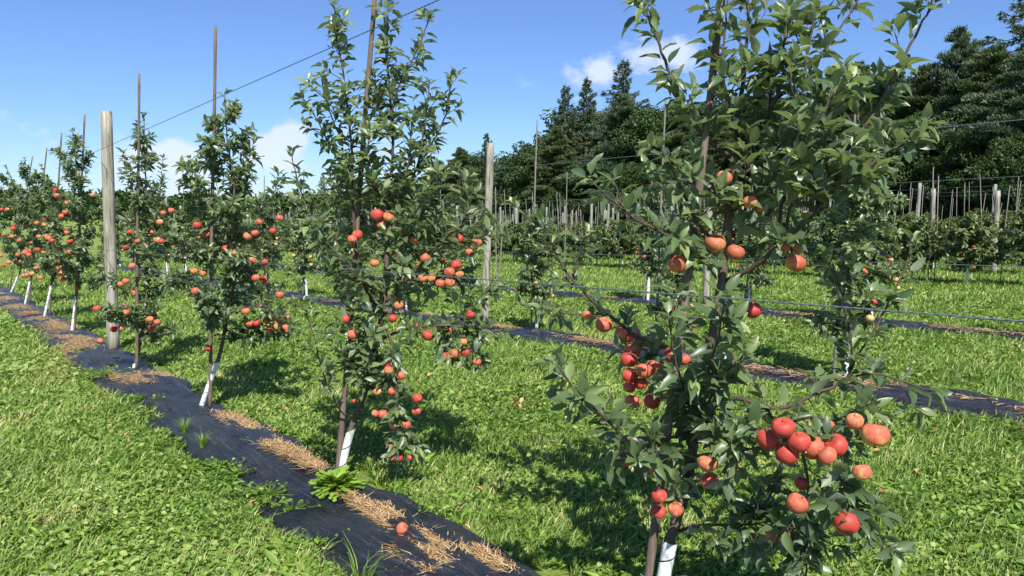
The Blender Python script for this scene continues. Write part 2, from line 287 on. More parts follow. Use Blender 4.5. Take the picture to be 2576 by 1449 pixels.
class AppleTree:
    def __init__(s,base,leafL=.09,lod=0,TF=1.35): s.TF=TF; s.base=np.asarray(base,float); s.lp=[];s.ld=[];s.ln=[];s.lL=[];s.lr=[]; s.limbs=[]; s.tw=MB(); s.L=leafL; s.lod=lod; s.apples=[]
    def leaf(s,p,t,rd,L,r,ang=None,droop=.06):
        a=R.uniform(.6,1.15) if ang is None else ang
        d=t*math.cos(a)+rd*math.sin(a)-UP*droop*R.uniform(.3,1.8)+rv()*.12
        n=t*.7+UP*.55+rv()*.55+sd*.25
        s.lp.append(p); s.ld.append(d); s.ln.append(n); s.lL.append(L); s.lr.append(r)
    def rosette(s,p,t,n=5,L=None,r=.5):
        L=L or s.L
        b=np.cross(t,UP+rv()*.2); b/=np.linalg.norm(b)+1e-9; c=np.cross(t,b); a0=R.uniform(0,6.3)
        for i in range(n):
            a=a0+i*2.4; s.leaf(p,t,b*math.cos(a)+c*math.sin(a),L*R.uniform(.6,1.1),np.clip(r+R.uniform(-.25,.25),0,1),R.uniform(.35,1.1))
    def shoot(s,pts,r0,r1,t0=0,sp=.025,tip=1.0,mb=None,k=6,L=None,lr=.4,bias=None):
        """a shoot with alternate leaves from fraction t0 on"""
        q=spline(pts,.025 if s.lod==0 else .06); L=L or s.L
        n=len(q); q[1:-1]+=R.standard_normal((n-2,3))*.0015
        rr=np.linspace(r0,r1,n)
        (mb or s.tw).tube(q,rr,k,rough=.06 if r0>.008 else 0)
        seg=np.linalg.norm(np.diff(q,axis=0),axis=1); cl=np.concatenate([[0],np.cumsum(seg)]); tot=cl[-1]
        x=t0*tot; a=R.uniform(0,6.3)
        while x<tot:
            i=min(np.searchsorted(cl,x),n-2); p=q[i]; t=q[min(i+1,n-1)]-q[max(i-1,0)]; t/=np.linalg.norm(t)+1e-9
            b=np.cross(t,UP if abs(t[2])<.9 else np.array([1.,0,0])); b/=np.linalg.norm(b)+1e-9; c=np.cross(t,b)
            f=x/tot; Lf=L*(1-.35*max(0,(f-.8)/.2))*R.uniform(.72,1.12)
            s.leaf(p,t,b*math.cos(a)+c*math.sin(a),Lf,np.clip(lr+R.normal(0,.17)+.35*max(0,f-.75)/.25*tip,0,1),R.uniform(.55,1.15)-(.3 if f>.9 else 0))
            a+=2.4+R.uniform(-.3,.3); x+=sp*(DENS if s.TF>1 else .95)*R.uniform(.6,1.5)
        t=q[-1]-q[-3]; t/=np.linalg.norm(t)+1e-9; s.rosette(q[-1],t,4,L*.85,min(1,lr+.3*tip))
        return q
    def limb(s,pts,r0,r1,t0=.15,sp=.035,twigs=6,tl=(.06,.2),name='branch',L=None,lr=.4,updir=.5,spurs=None):
        mb=MB(); q=s.shoot(pts,r0,r1,t0,sp,1,mb,7 if s.lod==0 else 5,L,lr); s.limbs.append((name,mb))
        n=len(q)
        twigs=int(twigs*s.TF+.5)
        for i in range(twigs):
            f=t0+(.97-t0)*(i+R.uniform(0,1))/max(1,twigs); j=min(int(f*(n-1)),n-2); t=q[j+1]-q[j]; t/=np.linalg.norm(t)+1e-9
            d=rv(); d-=t*(d@t); d/=np.linalg.norm(d); d=d*.9+t*.55+UP*updir*R.uniform(-.2,1); d/=np.linalg.norm(d)
            l=R.uniform(*tl)*(1-.4*f); e=q[j]+d*l; m_=q[j]+d*l*.5+rv()*l*.08-UP*.02*l
            s.shoot([q[j],m_,e+UP*l*.1],.0028,.0016,.2,.028,.8,None,4,L,lr+.05)
        for i in range(spurs if spurs is not None else twigs):
            j=int(R.uniform(t0,.95)*(n-1)); t=rv()*.6+UP*.5; t/=np.linalg.norm(t); s.rosette(q[j]+t*.012,t,5,(L or s.L)*.85,lr)
        return q
    def apple(s,c,r,k='o'): s.apples.append((np.asarray(c,float),r,k))
    def finish(s,label,guard=None,foliage_mat='leaf',cat='apple tree',group=None,trunk=None,apple_stems=False):
        root=bpy.data.objects.new('apple_tree',None); COL.objects.link(root); root.location=s.base; root.empty_display_size=.2; tag(root,label,cat,group)
        off=-s.base
        for name,mb in s.limbs:
            mb.V=[v+off for v in mb.V]; obj(name,mb.build(name,[M['bark' if name=='trunk' else 'twig']]),root)
        f=MB(); f.V=[v+off for v in s.tw.V]; f.Q=s.tw.Q; f.T=s.tw.T; f.M=s.tw.M; f.MT=s.tw.MT; f.A=s.tw.A; f.n=s.tw.n
        for i in range(len(f.M)): f.M[i]=f.M[i]*0+1
        for i in range(len(f.MT)): f.MT[i]=f.MT[i]*0+1
        leaves(f,np.array(s.lp)+off,np.array(s.ld),np.array(s.ln),np.array(s.lL),np.array(s.lr),0,s.lod)
        obj('foliage',f.build('foliage',[M[foliage_mat],M['twig']]),root)
        if guard: obj('trunk_guard',guard_mesh([g+off for g in guard[0]],*guard[1:]),root)
        for c,r,k in s.apples: place_apple(root,c+off,r,k,apple_stems)
        return root
def guard_mesh(pts,r,pitch=.05,k=14):
    q=spline(pts,.01); seg=np.linalg.norm(np.diff(q,axis=0),axis=1); cl=np.concatenate([[0],np.cumsum(seg)]); tot=cl[-1]
    turns=tot/pitch; N=int(turns*k)+1; V=[]
    ax=(q[-1]-q[0])/np.linalg.norm(q[-1]-q[0]); b=np.cross(ax,UP if abs(ax[2])<.9 else np.array([1.,0,0])); b/=np.linalg.norm(b); c=np.cross(ax,b)
    for i in range(N):
        a=i*2*math.pi/k
        for e in (0.0,.93):
            h=min(max((i/k-.5+e)*pitch,0),tot); p=np.array([np.interp(h,cl,q[:,z]) for z in range(3)])
            rr=r*(1+.06*e+.03*math.sin(i*.7)); V.append(p+rr*(b*math.cos(a)+c*math.sin(a)))
    Q=[(2*i,2*i+2,2*i+3,2*i+1) for i in range(N-1)]
    return mesh('trunk_guard',V,[np.array(Q)],[M['guard']])
# apples -------------------------------------------------------------
def apple_mesh(name,m,seed,nu=16,nv=12,stem=False):
    rr=np.random.default_rng(seed); V=[];sq=rr.uniform(.86,.95); lob=rr.uniform(.02,.05); ph=rr.uniform(0,6)
    for i in range(nv+1):
        th=math.pi*i/nv
        for j in range(nu):
            a=2*math.pi*j/nu; rad_=math.sin(th)**.85*(1+.06*math.cos(th))
            z=math.cos(th)*sq; z-= .30*math.exp(-(th/.33)**2)*sq; z+=.20*math.exp(-((math.pi-th)/.3)**2)*sq
            rad_*=1+lob*math.cos(5*a+ph)*(.3+.7*(th/math.pi))+.02*math.cos(2*a+ph)
            V.append((rad_*math.cos(a),rad_*math.sin(a),z))
    i=np.arange(nv)[:,None]*nu; j=np.arange(nu)[None]; j2=(j+1)%nu; Q=np.stack([i+j,i+nu+j,i+nu+j2,i+j2],-1).reshape(-1,4)
    return mesh(name,V,[Q],[m])
AM={k:[apple_mesh('apple',M['a'+k],s) for s in (1,2,3)] for k in 'roy'}
mb=MB(); mb.tube(spline([(0,0,.5),(.03,.02,.8),(.12,.05,1.05)],.15),[.05,.045,.05,.06][:len(spline([(0,0,.5),(.03,.02,.8),(.12,.05,1.05)],.15))] if False else .05,5); STEM=mb.build('stem',[M['stem']])
def place_apple(parent,c,r,k,stem=False,name='apple'):
    o=obj(name,random.choice(AM[k]),parent,tuple(c)); o.scale=(r,r,r*random.uniform(.94,1.04)); o.rotation_euler=(random.gauss(0,.3),random.gauss(0,.3),random.uniform(-.6,.6))
    if stem: obj('stem',STEM,o)
    return o
def stake(p0,p1,r,label,group=None,k=8,nodes=True,m='stake'):
    n=24; t=np.linspace(0,1,n)[:,None]; p0=np.asarray(p0,float);p1=np.asarray(p1,float)
    q=p0+(p1-p0)*t; L=np.linalg.norm(p1-p0)
    q[:,0]+=.006*np.sin(t[:,0]*5+L*9)*np.sin(t[:,0]*math.pi); rr=np.linspace(r*1.12,r*.82,n)
    if nodes: 
        for i in range(2,n,4): rr[i]*=1.10
    mb=MB(); mb.tube(q-p0,rr,k,rough=.02); o=obj('stake',mb.build('stake',[M[m]]),None,tuple(p0)); tag(o,label,'stake',group); return o
def postm(p0,h,r,lean=(0,0),m='post'):
    n=12; t=np.linspace(0,1,n)[:,None]; q=np.array([0,0,-.05])+t*np.array([lean[0],lean[1],h+.05]); mb=MB()
    mb.tube(q,np.linspace(r*1.05,r*.96,n),14,rough=.012); return mb.build('wooden_post',[M[m]],True)
# ================================================================ nearest tree (right)
def near_tree():
    b0=gpx(1655,1500); Y0=b0[1]; t=AppleTree(b0,.104,0,.7)
    def p(x,y,dy=0): return P(x,y,Y0+dy)
    def pl(l): return [p(*a) for a in l]
    t.limb(pl([(1655,1500),(1670,1449),(1684,1362),(1702,1310),(1733,1197),(1743,1140),(1746,1063),(1772,960),(1800,790),(1815,710),(1828,583),(1842,456),(1847,395)]),.023,.015,.2,.09,5,(.05,.14),'trunk',spurs=14)
    b=lambda pts,r0,r1=.003,**k: t.limb(pl(pts),r0,r1,**k)
    b([(1847,395),(1850,355),(1858,270),(1872,190),(1879,101),(1882,15),(1890,-60)],.011,t0=.05,sp=.026,twigs=9)
    b([(1847,395),(1885,350,-.03),(1927,304,-.05),(1940,240,-.06),(1940,170,-.08)],.009,t0=.1,sp=.024,twigs=5)
    b([(1905,335,-.04),(1985,470,-.1),(1995,430,-.12),(2011,284,-.12),(2033,127,-.12),(2051,30,-.12),(2060,-60,-.12)][1:],.007,t0=.05,sp=.026,twigs=7)
    b([(1960,560,-.05),(1990,400,.08),(2010,260,.1),(2043,167,.1),(2104,86,.1),(2155,5,.1),(2190,-60,.1)],.007,t0=.15,sp=.03,twigs=6)
    b([(1824,708),(1898,669,-.08),(1960,618,-.15),(2033,553,-.22),(2064,517,-.25),(2095,450,-.26),(2135,370,-.27),(2190,299,-.28),(2246,193,-.3),(2302,91,-.3),(2348,0,-.3),(2380,-70,-.3)],.0105,t0=.2,sp=.04,twigs=9,tl=(.05,.16),L=.112)
    b([(1975,600,-.15),(1995,510,-.2),(2094,472,-.25),(2201,406,-.3),(2260,365,-.3),(2322,315,-.33)],.006,t0=.2,sp=.038,twigs=6,L=.112)
    b([(1988,520,-.2),(2050,500,-.3),(2130,455,-.36),(2200,430,-.4)],.004,t0=.3,sp=.035,twigs=4,L=.112)
    b([(2135,370,-.27),(2160,300,-.2),(2165,240,-.2)],.005,t0=.2,sp=.03,twigs=4)
    b([(1838,395),(1783,355,-.05),(1742,309,-.06),(1711,249,-.06),(1671,152,-.05),(1646,81,-.05),(1616,5,-.05),(1600,-50,-.05)],.009,t0=.1,sp=.028,twigs=7,tl=(.05,.12))
    b([(1822,620),(1763,573,-.1),(1722,492,-.16),(1692,426,-.2),(1656,365,-.22)],.008,t0=.2,sp=.032,twigs=5)
    b([(1813,695),(1747,634,-.1),(1671,588,-.2),(1595,548,-.28),(1519,487,-.33),(1482,452,-.35)],.009,t0=.15,sp=.028,twigs=9,tl=(.05,.17))
    b([(1800,600),(1900,560,.15),(1970,500,.25),(2040,440,.3)],.007,t0=.1,sp=.03,twigs=7)
    b([(1835,520),(1770,470,.15),(1700,460,.3),(1640,480,.35)],.006,t0=.2,sp=.03,twigs=6)
    b([(1835,540),(1900,480,-.1),(1960,440,-.1),(2010,420,-.1)],.007,t0=.1,sp=.03,twigs=7)
    b([(1840,450),(1900,420,-.05),(1950,380,0),(1990,330,0)],.007,t0=.1,sp=.03,twigs=7)
    b([(1775,930),(1690,880,.1),(1600,845,.2),(1560,815,.28),(1501,767,.4),(1457,724,.45),(1415,670,.5),(1386,609,.5),(1374,581,.5),(1328,549,.5),(1294,515,.5)],.011,t0=.2,sp=.036,twigs=10,tl=(.05,.16),L=.085)
    b([(1440,700,.48),(1455,640,.45),(1475,590,.42)],.004,t0=.1,sp=.03,twigs=2,L=.085)
    b([(1530,790,.3),(1440,790,.3),(1360,775,.3),(1310,765,.3)],.004,t0=.2,sp=.035,twigs=3,L=.08)
    b([(1743,1084),(1651,1110,-.15),(1589,1110,-.25),(1537,1068,-.32),(1481,1012,-.38),(1435,966,-.42),(1400,915,-.45)],.008,t0=.2,sp=.034,twigs=8,tl=(.05,.15),L=.11)
    b([(1651,1110,-.15),(1590,1150,-.2),(1545,1160,-.22)],.004,t0=.2,sp=.03,twigs=2)
    b([(1746,1032),(1785,919,-.3),(1810,832,-.4),(1824,745,-.45)],.006,t0=.1,sp=.026,twigs=4,L=.112)
    b([(1740,1040),(1715,960,-.25),(1697,898,-.3),(1682,800,-.35)],.006,t0=.1,sp=.026,twigs=4,L=.112)
    b([(1745,1060),(1790,1000,-.2),(1840,950,-.3),(1870,900,-.35)],.005,t0=.15,sp=.03,twigs=4)
    b([(1760,990),(1690,960,.1),(1620,930,.15),(1570,880,.2)],.006,t0=.1,sp=.035,twigs=7)
    b([(1743,1090),(1700,1130,-.1),(1690,1200,-.15),(1700,1240,-.15)],.004,t0=.2,sp=.035,twigs=3)
    b([(1748,1050),(1800,1100,-.2),(1835,1140,-.3),(1850,1170,-.35)],.005,t0=.2,sp=.04,twigs=4)
    b([(1750,1060),(1800,1020,-.05),(1853,1003,-.1),(1892,1011,-.15),(1930,1027,-.15),(1990,1020,-.1),(2040,995,0),(2090,975,.05),(2130,950,.1),(2150,905,.1),(2200,830,.1),(2228,777,.1),(2271,685,.1),(2293,615,.1)],.009,t0=.2,sp=.05,twigs=9,tl=(.05,.13))
    b([(2140,930,.1),(2142,870,.05),(2127,782,.05),(2105,699,.05),(2083,645,.05)],.005,t0=.05,sp=.035,twigs=4)
    b([(2110,960,.1),(2160,945,.1),(2205,940,.08),(2277,961,.05),(2341,985,.05)],.005,t0=.2,sp=.045,twigs=3)
    b([(1930,1027,-.15),(1960,1060,-.2),(2060,1050,-.3),(2144,1101,-.35),(2165,1075,-.4),(2188,1045,-.42)],.006,t0=.2,sp=.04,twigs=6)
    b([(1745,1110),(1820,1092,-.15),(1869,1080,-.25),(1930,1078,-.35),(2000,1092,-.42),(2080,1108,-.45),(2140,1107,-.45)],.010,t0=.35,sp=.05,twigs=6)
    b([(1738,1150),(1800,1140,-.15),(1868,1133,-.3),(1906,1124,-.4),(1960,1100,-.42)],.007,t0=.4,sp=.06,twigs=3)
    b([(2010,1100,-.4),(2022,1149,-.42),(2033,1202,-.42),(2033,1260,-.42),(2028,1340,-.42),(2028,1449,-.42),(2032,1500,-.42)],.006,t0=.15,sp=.03,twigs=11,tl=(.06,.2),updir=.0,lr=.25)
    b([(2105,1115,-.45),(2114,1149,-.46),(2125,1196,-.46),(2131,1268,-.46),(2170,1321,-.46),(2223,1355,-.46)],.005,t0=.15,sp=.03,twigs=7,updir=.0,lr=.3)
    b([(2125,1210,-.46),(2155,1255,-.46),(2222,1285,-.46)],.003,t0=.2,sp=.035,twigs=2)
    b([(1708,1336),(1769,1320,-.1),(1857,1322,-.2),(1934,1315,-.3),(2000,1330,-.35)],.007,t0=.3,sp=.035,twigs=8,tl=(.06,.18),updir=.1,lr=.2)
    b([(1900,1320,-.25),(1935,1250,-.25),(1965,1200,-.25)],.004,t0=.1,sp=.03,twigs=4,lr=.2)
    b([(1950,1320,-.3),(2000,1390,-.3),(1960,1440,-.3)],.004,t0=.1,sp=.035,twigs=3,lr=.2)
    b([(1855,350),(1835,260,-.1),(1815,170,-.12),(1825,80,-.12),(1830,-20,-.12)],.006,t0=.05,sp=.026,twigs=6)
    b([(1930,300,-.05),(1965,220,-.1),(1970,120,-.12),(1985,30,-.12)],.006,t0=.05,sp=.026,twigs=6)
    b([(2064,517,-.25),(2080,420,-.3),(2075,330,-.32),(2085,250,-.32),(2120,180,-.32)],.006,t0=.05,sp=.028,twigs=7)
    b([(2011,284,-.12),(1990,210,-.18),(1995,150,-.2)],.004,t0=.05,sp=.026,twigs=4)
    b([(2190,299,-.28),(2215,250,-.2),(2200,200,-.15)],.004,t0=.05,sp=.03,twigs=4)
    ap=[(1706,663,26,'o'),(1799,612,26,'y'),(1850,635,22,'o'),(2001,662,26,'o'),(1975,622,14,'y'),(2007,628,12,'o'),(1887,508,18,'y'),(1910,524,14,'y'),(1822,448,20,'y'),
     (1519,817,21,'o'),(1590,843,23,'o'),(1562,838,16,'o'),(1592,880,22,'o'),(1582,905,22,'r'),(1585,945,20,'r'),(1620,932,22,'o'),(1648,925,21,'o'),(1612,965,18,'r'),(1583,975,16,'r'),(1592,1010,20,'o'),
     (1640,1010,21,'r'),(1692,893,22,'r'),(1720,905,16,'o'),(1834,917,22,'r'),(1893,780,22,'r'),(1578,1152,25,'y'),(1636,1178,26,'y'),(1780,1165,25,'y'),(1845,1150,22,'o'),(1785,1210,24,'o'),
     (1658,1248,20,'r'),(1656,1287,20,'r'),(1700,1282,20,'o'),(1970,1076,29,'r'),(1932,1104,29,'r'),(1979,1142,29,'r'),(2010,1112,28,'r'),(2044,1126,31,'o'),(2104,1120,29,'r'),(2080,1147,25,'o'),
     (2150,1060,22,'y'),(2202,1095,34,'o'),(2168,1188,24,'o'),(2017,1216,18,'r'),(2005,1267,27,'o'),(2129,1317,33,'r'),(1942,1350,16,'o'),(1975,1345,13,'o'),(1478,793,14,'o'),(2198,760,8,'r'),(2085,1070,14,'o')]
    for k,(x,y,r,c) in enumerate(ap):
        if x<1700 and y<900 and x<1620: Y=Y0+.22
        elif x>1900 and y>1030: Y=2.29 if r>20 else 2.38
        elif y>1120: Y=2.62
        elif y<700: Y=Y0-.12
        else: Y=Y0-.02
        # touching neighbours: nudge alternate ones in depth
        Y+=(-.03,.03,0)[k%3]
        t.apple(P(x,y,Y),r/F*Y*1.02,c)
    root=t.finish('nearest and largest apple tree with a cluster of red apples low on its right',
        guard=([p(1655,1500),p(1670,1449),p(1686,1362)],.0275,.085),apple_stems=True)
    s0=gpx(1622,1525); st=stake(s0,P(1850,-270,s0[1]+.02),.0150,'thick grey bamboo stake leaning beside the nearest apple tree','stakes in the nearest row',10)
    for i,(x1,y1,x2,y2) in enumerate([(1805,22,1884,14),(1775,455,1842,452),(1770,485,1840,487),(1735,800,1805,795)]):
        a=P(x1-14,y1,Y0-.02); c=P(x2+8,y2,Y0-.02); m_=(a+c)/2; mb=MB()
        lo=[a+np.array([0,-.02,0]),m_+np.array([0,-.03,.003]),c+np.array([0,-.015,0]),c+np.array([.008,.02,0]),m_+np.array([0,.025,0]),a+np.array([-.005,.02,0]),a+np.array([0,-.02,0])]
        mb.tube(spline([q-a for q in lo],.01),.0022,5); o=obj('tie',mb.build('tie',[M['tie']]),None,tuple(a))
        tag(o,['black rubber tie holding the nearest tree to its stake at the top of the frame','upper black tie of the close pair halfway up the nearest stake','lower black tie of the close pair halfway up the nearest stake','black tie near the lower wire on the nearest stake'][i],'tie','ties on the nearest tree')
near_tree()
# ================================================================ second tree
def tree_a():
    b0=gpx(855,1212); Y0=b0[1]; t=AppleTree(b0,.098,0,1.001)
    pl=lambda l:[P(a[0],a[1],Y0+(a[2] if len(a)>2 else 0)) for a in l]
    b=lambda pts,r0,r1=.003,**k: t.limb(pl(pts),r0,r1,**k)
    t.limb(pl([(855,1212),(868,1140),(883,1078),(898,1045),(919,985),(935,920),(948,857),(960,785),(967,750),(971,681),(976,592),(980,473)]),.019,.012,.3,.1,6,(.05,.15),'trunk',spurs=16)
    b([(980,473),(989,380),(984,279),(974,127),(976,30),(978,-10)],.010,t0=.02,sp=.024,twigs=12,tl=(.05,.2))
    b([(959,782),(923,735,-.03),(911,681,-.05),(899,640,-.05),(893,600,-.05),(887,502,-.05),(887,430,-.05),(882,340,-.05),(868,230,-.05),(862,177,-.05),(849,101,-.05),(841,15,-.05)],.011,t0=.35,sp=.024,twigs=14,tl=(.06,.2))
    b([(888,500,-.05),(882,441,.05),(842,390,.1),(801,309,.12),(760,243,.14)],.005,t0=.1,sp=.026,twigs=7,tl=(.04,.14))
    b([(885,360),(850,330,-.1),(820,250,-.12),(808,190,-.12)],.005,t0=.1,sp=.026,twigs=4)
    b([(948,730),(902,685,.05),(858,648,.1),(825,612,.15),(801,562,.15),(780,526,.15),(756,479,.15),(742,428,.15),(733,385,.15)],.007,t0=.2,sp=.028,twigs=7,tl=(.05,.14))
    b([(976,592),(1000,520,.05),(1024,466,.1),(1060,405,.1),(1095,345,.1),(1126,274,.1),(1134,195,.1)],.008,t0=.1,sp=.025,twigs=10,tl=(.05,.16))
    b([(1040,440,.1),(1055,396,.0),(1070,304,0),(1080,218,0)],.006,t0=.05,sp=.025,twigs=6)
    b([(984,290),(1004,213,-.05),(1040,147,-.05),(1070,76,-.05),(1080,40,-.05)],.006,t0=.05,sp=.026,twigs=5,tl=(.04,.12))
    b([(985,340),(950,270,.1),(945,200,.1)],.005,t0=.05,sp=.026,twigs=5)
    b([(978,520),(940,470,-.1),(925,400,-.15),(930,330,-.15)],.006,t0=.05,sp=.025,twigs=8)
    b([(978,560),(1010,470,-.1),(1030,400,-.15),(1035,310,-.15)],.006,t0=.05,sp=.025,twigs=8)
    b([(976,600),(920,560,.15),(860,500,.2),(830,440,.22)],.006,t0=.05,sp=.027,twigs=8)
    b([(970,640),(1030,580,-.15),(1090,500,-.2),(1120,440,-.22)],.007,t0=.1,sp=.027,twigs=9)
    b([(968,760),(1021,706,-.05),(1051,676,-.1),(1087,634,-.12),(1110,607,-.12),(1140,583,-.12),(1175,540,-.1),(1170,480,-.05),(1150,425,0)],.012,t0=.15,sp=.035,twigs=12,tl=(.06,.2))
    b([(1110,607,-.12),(1160,610,-.1),(1210,600,-.08),(1240,560,-.05)],.006,t0=.05,sp=.03,twigs=6)
    b([(970,690),(1020,640,.15),(1070,600,.2),(1110,540,.22)],.007,t0=.1,sp=.03,twigs=9)
    b([(965,740),(900,700,-.15),(850,640,-.2),(800,600,-.2),(780,570,-.2)],.007,t0=.1,sp=.03,twigs=9)
    b([(960,790),(900,760,.1),(850,700,.2),(820,660,.2)],.006,t0=.1,sp=.03,twigs=8)
    b([(962,770),(1020,740,.1),(1080,720,.2),(1140,690,.2),(1190,670,.15)],.007,t0=.1,sp=.03,twigs=10)
    b([(950,860),(989,840,-.05),(1040,824,-.08),(1102,819,-.1),(1180,824,-.12),(1235,831,-.12),(1265,835,-.12)],.009,t0=.3,sp=.04,twigs=6,tl=(.05,.14))
    b([(1130,820,-.1),(1150,850,-.12),(1175,875,-.12),(1205,890,-.12)],.005,t0=.05,sp=.022,twigs=5,updir=0)
    b([(1130,820,-.1),(1125,850,-.05),(1120,880,-.05)],.004,t0=.05,sp=.024,twigs=3,updir=0)
    b([(1160,822,-.1),(1185,780,-.1),(1215,740,-.1),(1235,715,-.1)],.004,t0=.1,sp=.03,twigs=3)
    b([(950,840),(968,821,-.08),(989,873,-.15),(995,935,-.18),(1000,992,-.18),(1005,1060,-.18),(1000,1120,-.18),(1015,1150,-.18)],.008,t0=.25,sp=.027,twigs=10,tl=(.04,.12),updir=0)
    b([(1000,1060,-.18),(1030,1110,-.18),(1048,1140,-.18)],.003,t0=.1,sp=.025,twigs=2,updir=0)
    b([(935,930),(950,890,-.1),(940,840,-.15)],.005,t0=.1,sp=.028,twigs=5)
    b([(945,870),(900,850,-.1),(880,810,-.12),(885,780,-.12)],.005,t0=.1,sp=.028,twigs=5)
    b([(930,940),(890,930,-.1),(880,920,-.1),(900,870,-.1)],.005,t0=.1,sp=.028,twigs=6)
    b([(920,985),(960,960,-.1),(970,920,-.1)],.005,t0=.1,sp=.028,twigs=5)
    b([(900,1040),(865,1043,-.05),(830,981,-.15),(804,909,-.18),(788,837,-.2),(757,760,-.2),(748,710,-.2)],.006,t0=.3,sp=.045,twigs=5,tl=(.03,.1),lr=.55)
    b([(915,1000),(930,970,.1),(925,930,.1)],.004,t0=.3,sp=.028,twigs=3)
    ap=[(949,541,17,'r'),(979,545,15,'o'),(958,565,12,'y'),(899,592,14,'r'),(886,602,12,'o'),(1042,604,11,'y'),(942,662,12,'y'),(1069,649,13,'o'),(1064,699,13,'y'),(1147,667,14,'r'),(1130,685,14,'o'),(1155,690,12,'y'),
     (1108,713,13,'o'),(1131,711,13,'o'),(1154,601,13,'r'),(1199,610,13,'o'),(1181,634,11,'o'),(869,803,11,'r'),(888,842,14,'o'),(988,801,11,'r'),(1077,844,15,'r'),(1043,818,9,'o'),(1183,792,12,'r'),(1138,832,11,'o'),
     (1122,900,14,'r'),(1144,890,13,'o'),(1171,887,13,'r'),(1200,911,11,'o'),(1165,860,11,'y'),(975,916,13,'r'),(1008,945,12,'o'),(977,932,12,'o'),(949,985,11,'y'),(986,985,10,'o'),(1049,1002,14,'r'),(1048,1034,13,'o'),
     (962,1042,13,'o'),(944,1040,10,'o'),(987,1030,10,'r'),(992,1070,13,'o'),(1021,1069,13,'o'),(990,1127,13,'o'),(985,1150,11,'o'),(1003,1152,12,'r'),(1033,1150,10,'o'),(1003,768,13,'y'),(1000,640,9,'y'),(1085,700,11,'y'),(890,1008,7,'r')]
    for k,(x,y,r,c) in enumerate(ap):
        Y=Y0-.2 if (x>940 and y>900) else Y0-.13
        t.apple(P(x,y,Y+(0,-.02,.02)[k%3]),r/F*Y,c)
    t.finish('tall leafy apple tree at centre left with a weed clump at its foot',guard=([P(855,1212,Y0),P(868,1140,Y0),P(884,1076,Y0)],.023,.11),apple_stems=True)
    s0=gpx(848,1212); stake(s0,P(946,-40,s0[1]+.0),.0155,'grey stake rising above the frame beside the tall centre left tree','stakes in the nearest row',9)
tree_a()
# ================================================================ further trees of the nearest row
def auto_limbs(t,base,top,w,n,h0,dens=1.0,low=True):
    """laterals round a leader from base to top"""
    base=np.asarray(base);top=np.asarray(top); Ht=top[2]-base[2]
    for i in range(n):
        f=h0+(.93-h0)*(i+.5*R.uniform())/n; c=base+(top-base)*f; a=i*2.4+R.uniform(-.4,.4)
        l=w*(1.05-.9*((f-h0)/(1-h0))**.9)*R.uniform(.75,1.2); up=R.uniform(.05,.5)+.7*f
        d=np.array([math.cos(a),math.sin(a),0]); e=c+d*l+UP*l*up; m_=c+d*l*.5+UP*l*up*.25
        t.limb([c,m_,e],.007 if f<.5 else .005,.002,.12,.034/dens,int(5*dens*l/.4)+2,(.05,.16),lr=.38)
def row_tree(basepx,gtop,leader,w,n,apples,label,stk,slabel,h0=.18,gr=.021,dens=1,extra=(),lod=0,yoff=0):
    b0=gpx(*basepx); Y0=b0[1]; t=AppleTree(b0,.100,lod)
    pl=lambda l:[P(a[0],a[1],Y0+(a[2] if len(a)>2 else 0)) for a in l]
    pts=pl([basepx]+[gtop]+leader); k=len(pts)
    t.limb(pts,.019,.004,.25,.035,10,(.05,.15),'trunk',spurs=10)
    auto_limbs(t,P(gtop[0],gtop[1],Y0),pts[-1],w,int(n*1.3),h0-.12,dens*1.15)
    for e in extra: t.limb(pl(e),.006,.002,t0=.15,sp=.027,twigs=5,tl=(.04,.12))
    for k,(x,y,r,c) in enumerate(apples):
        Y=Y0+.02-.28*random.random(); t.apple(P(x,y,Y),.94*r/F*Y,c)
    root=t.finish(label,guard=([b0,P(gtop[0],gtop[1],Y0)],gr,.09),group='apple trees of the nearest row')
    if stk:
        s0=gpx(*stk[0]); stake(s0,P(stk[1][0],stk[1][1],s0[1]),.0145,slabel,'stakes in the nearest row',8)
    return root
def cr(l,r,conv=True,sc=1.3175,ox=0,oy=400):
    out=[]
    for i,(x,y) in enumerate(l): out.append(((ox+x/sc)/1.5652,(oy+y/sc)/1.5652,r*random.uniform(.85,1.08),'rooroo'[i%6] if random.random()<.85 else 'y'))
    return out
apB=cr([(1023,642),(1068,690),(1347,625),(1415,673),(1323,683),(1283,700),(1240,800),(1278,795),(1305,828),(1373,833),(1175,845),(1196,850),(1005,880),(1052,890),(1325,915),(1368,922),(1013,983),(1273,1088),(1387,1093),(1362,1070),(1383,1137),(1415,1122),(1483,1117),(1460,1137),(1330,1150),(1295,1152),(1398,1188),(1440,1165),(1485,1170),(1450,1003),(1080,1280),(1450,605),(1345,1160),(1170,760),(1220,790),(1500,1185)],11)
apC=cr([(627,948),(652,932),(697,992),(675,677),(676,720),(710,722),(655,755),(848,578),(889,565),(829,626),(795,677),(815,718),(838,725),(685,853),(743,852),(800,1113),(776,1130),(815,1145),(789,1173),(791,1212),(626,1177),(645,1062),(655,1092),(580,1130),(503,1075),(770,905),(520,1240),(590,1180)],9.5)
apD=cr([(288,460),(294,488),(350,525),(398,525),(340,575),(320,595),(240,615),(275,610),(410,620),(330,670),(345,680),(445,740),(427,755),(412,770),(385,770),(270,720),(253,708),(318,828),(305,825),(305,862),(322,860),(318,893),(380,885),(350,780),(362,725),(480,485),(325,920),(405,965),(520,880),(300,770)],8)
apE=cr([(135,650),(190,630),(228,785),(195,768),(92,795),(150,795),(155,778),(135,775),(130,785),(165,893),(120,903),(140,900),(212,913),(200,700),(240,700),(70,660),(100,720),(188,862),(230,640),(160,730)],7)
apF=cr([(10,560),(38,560),(45,835),(25,775),(5,800),(60,700),(80,640),(100,830),(20,690)],6)
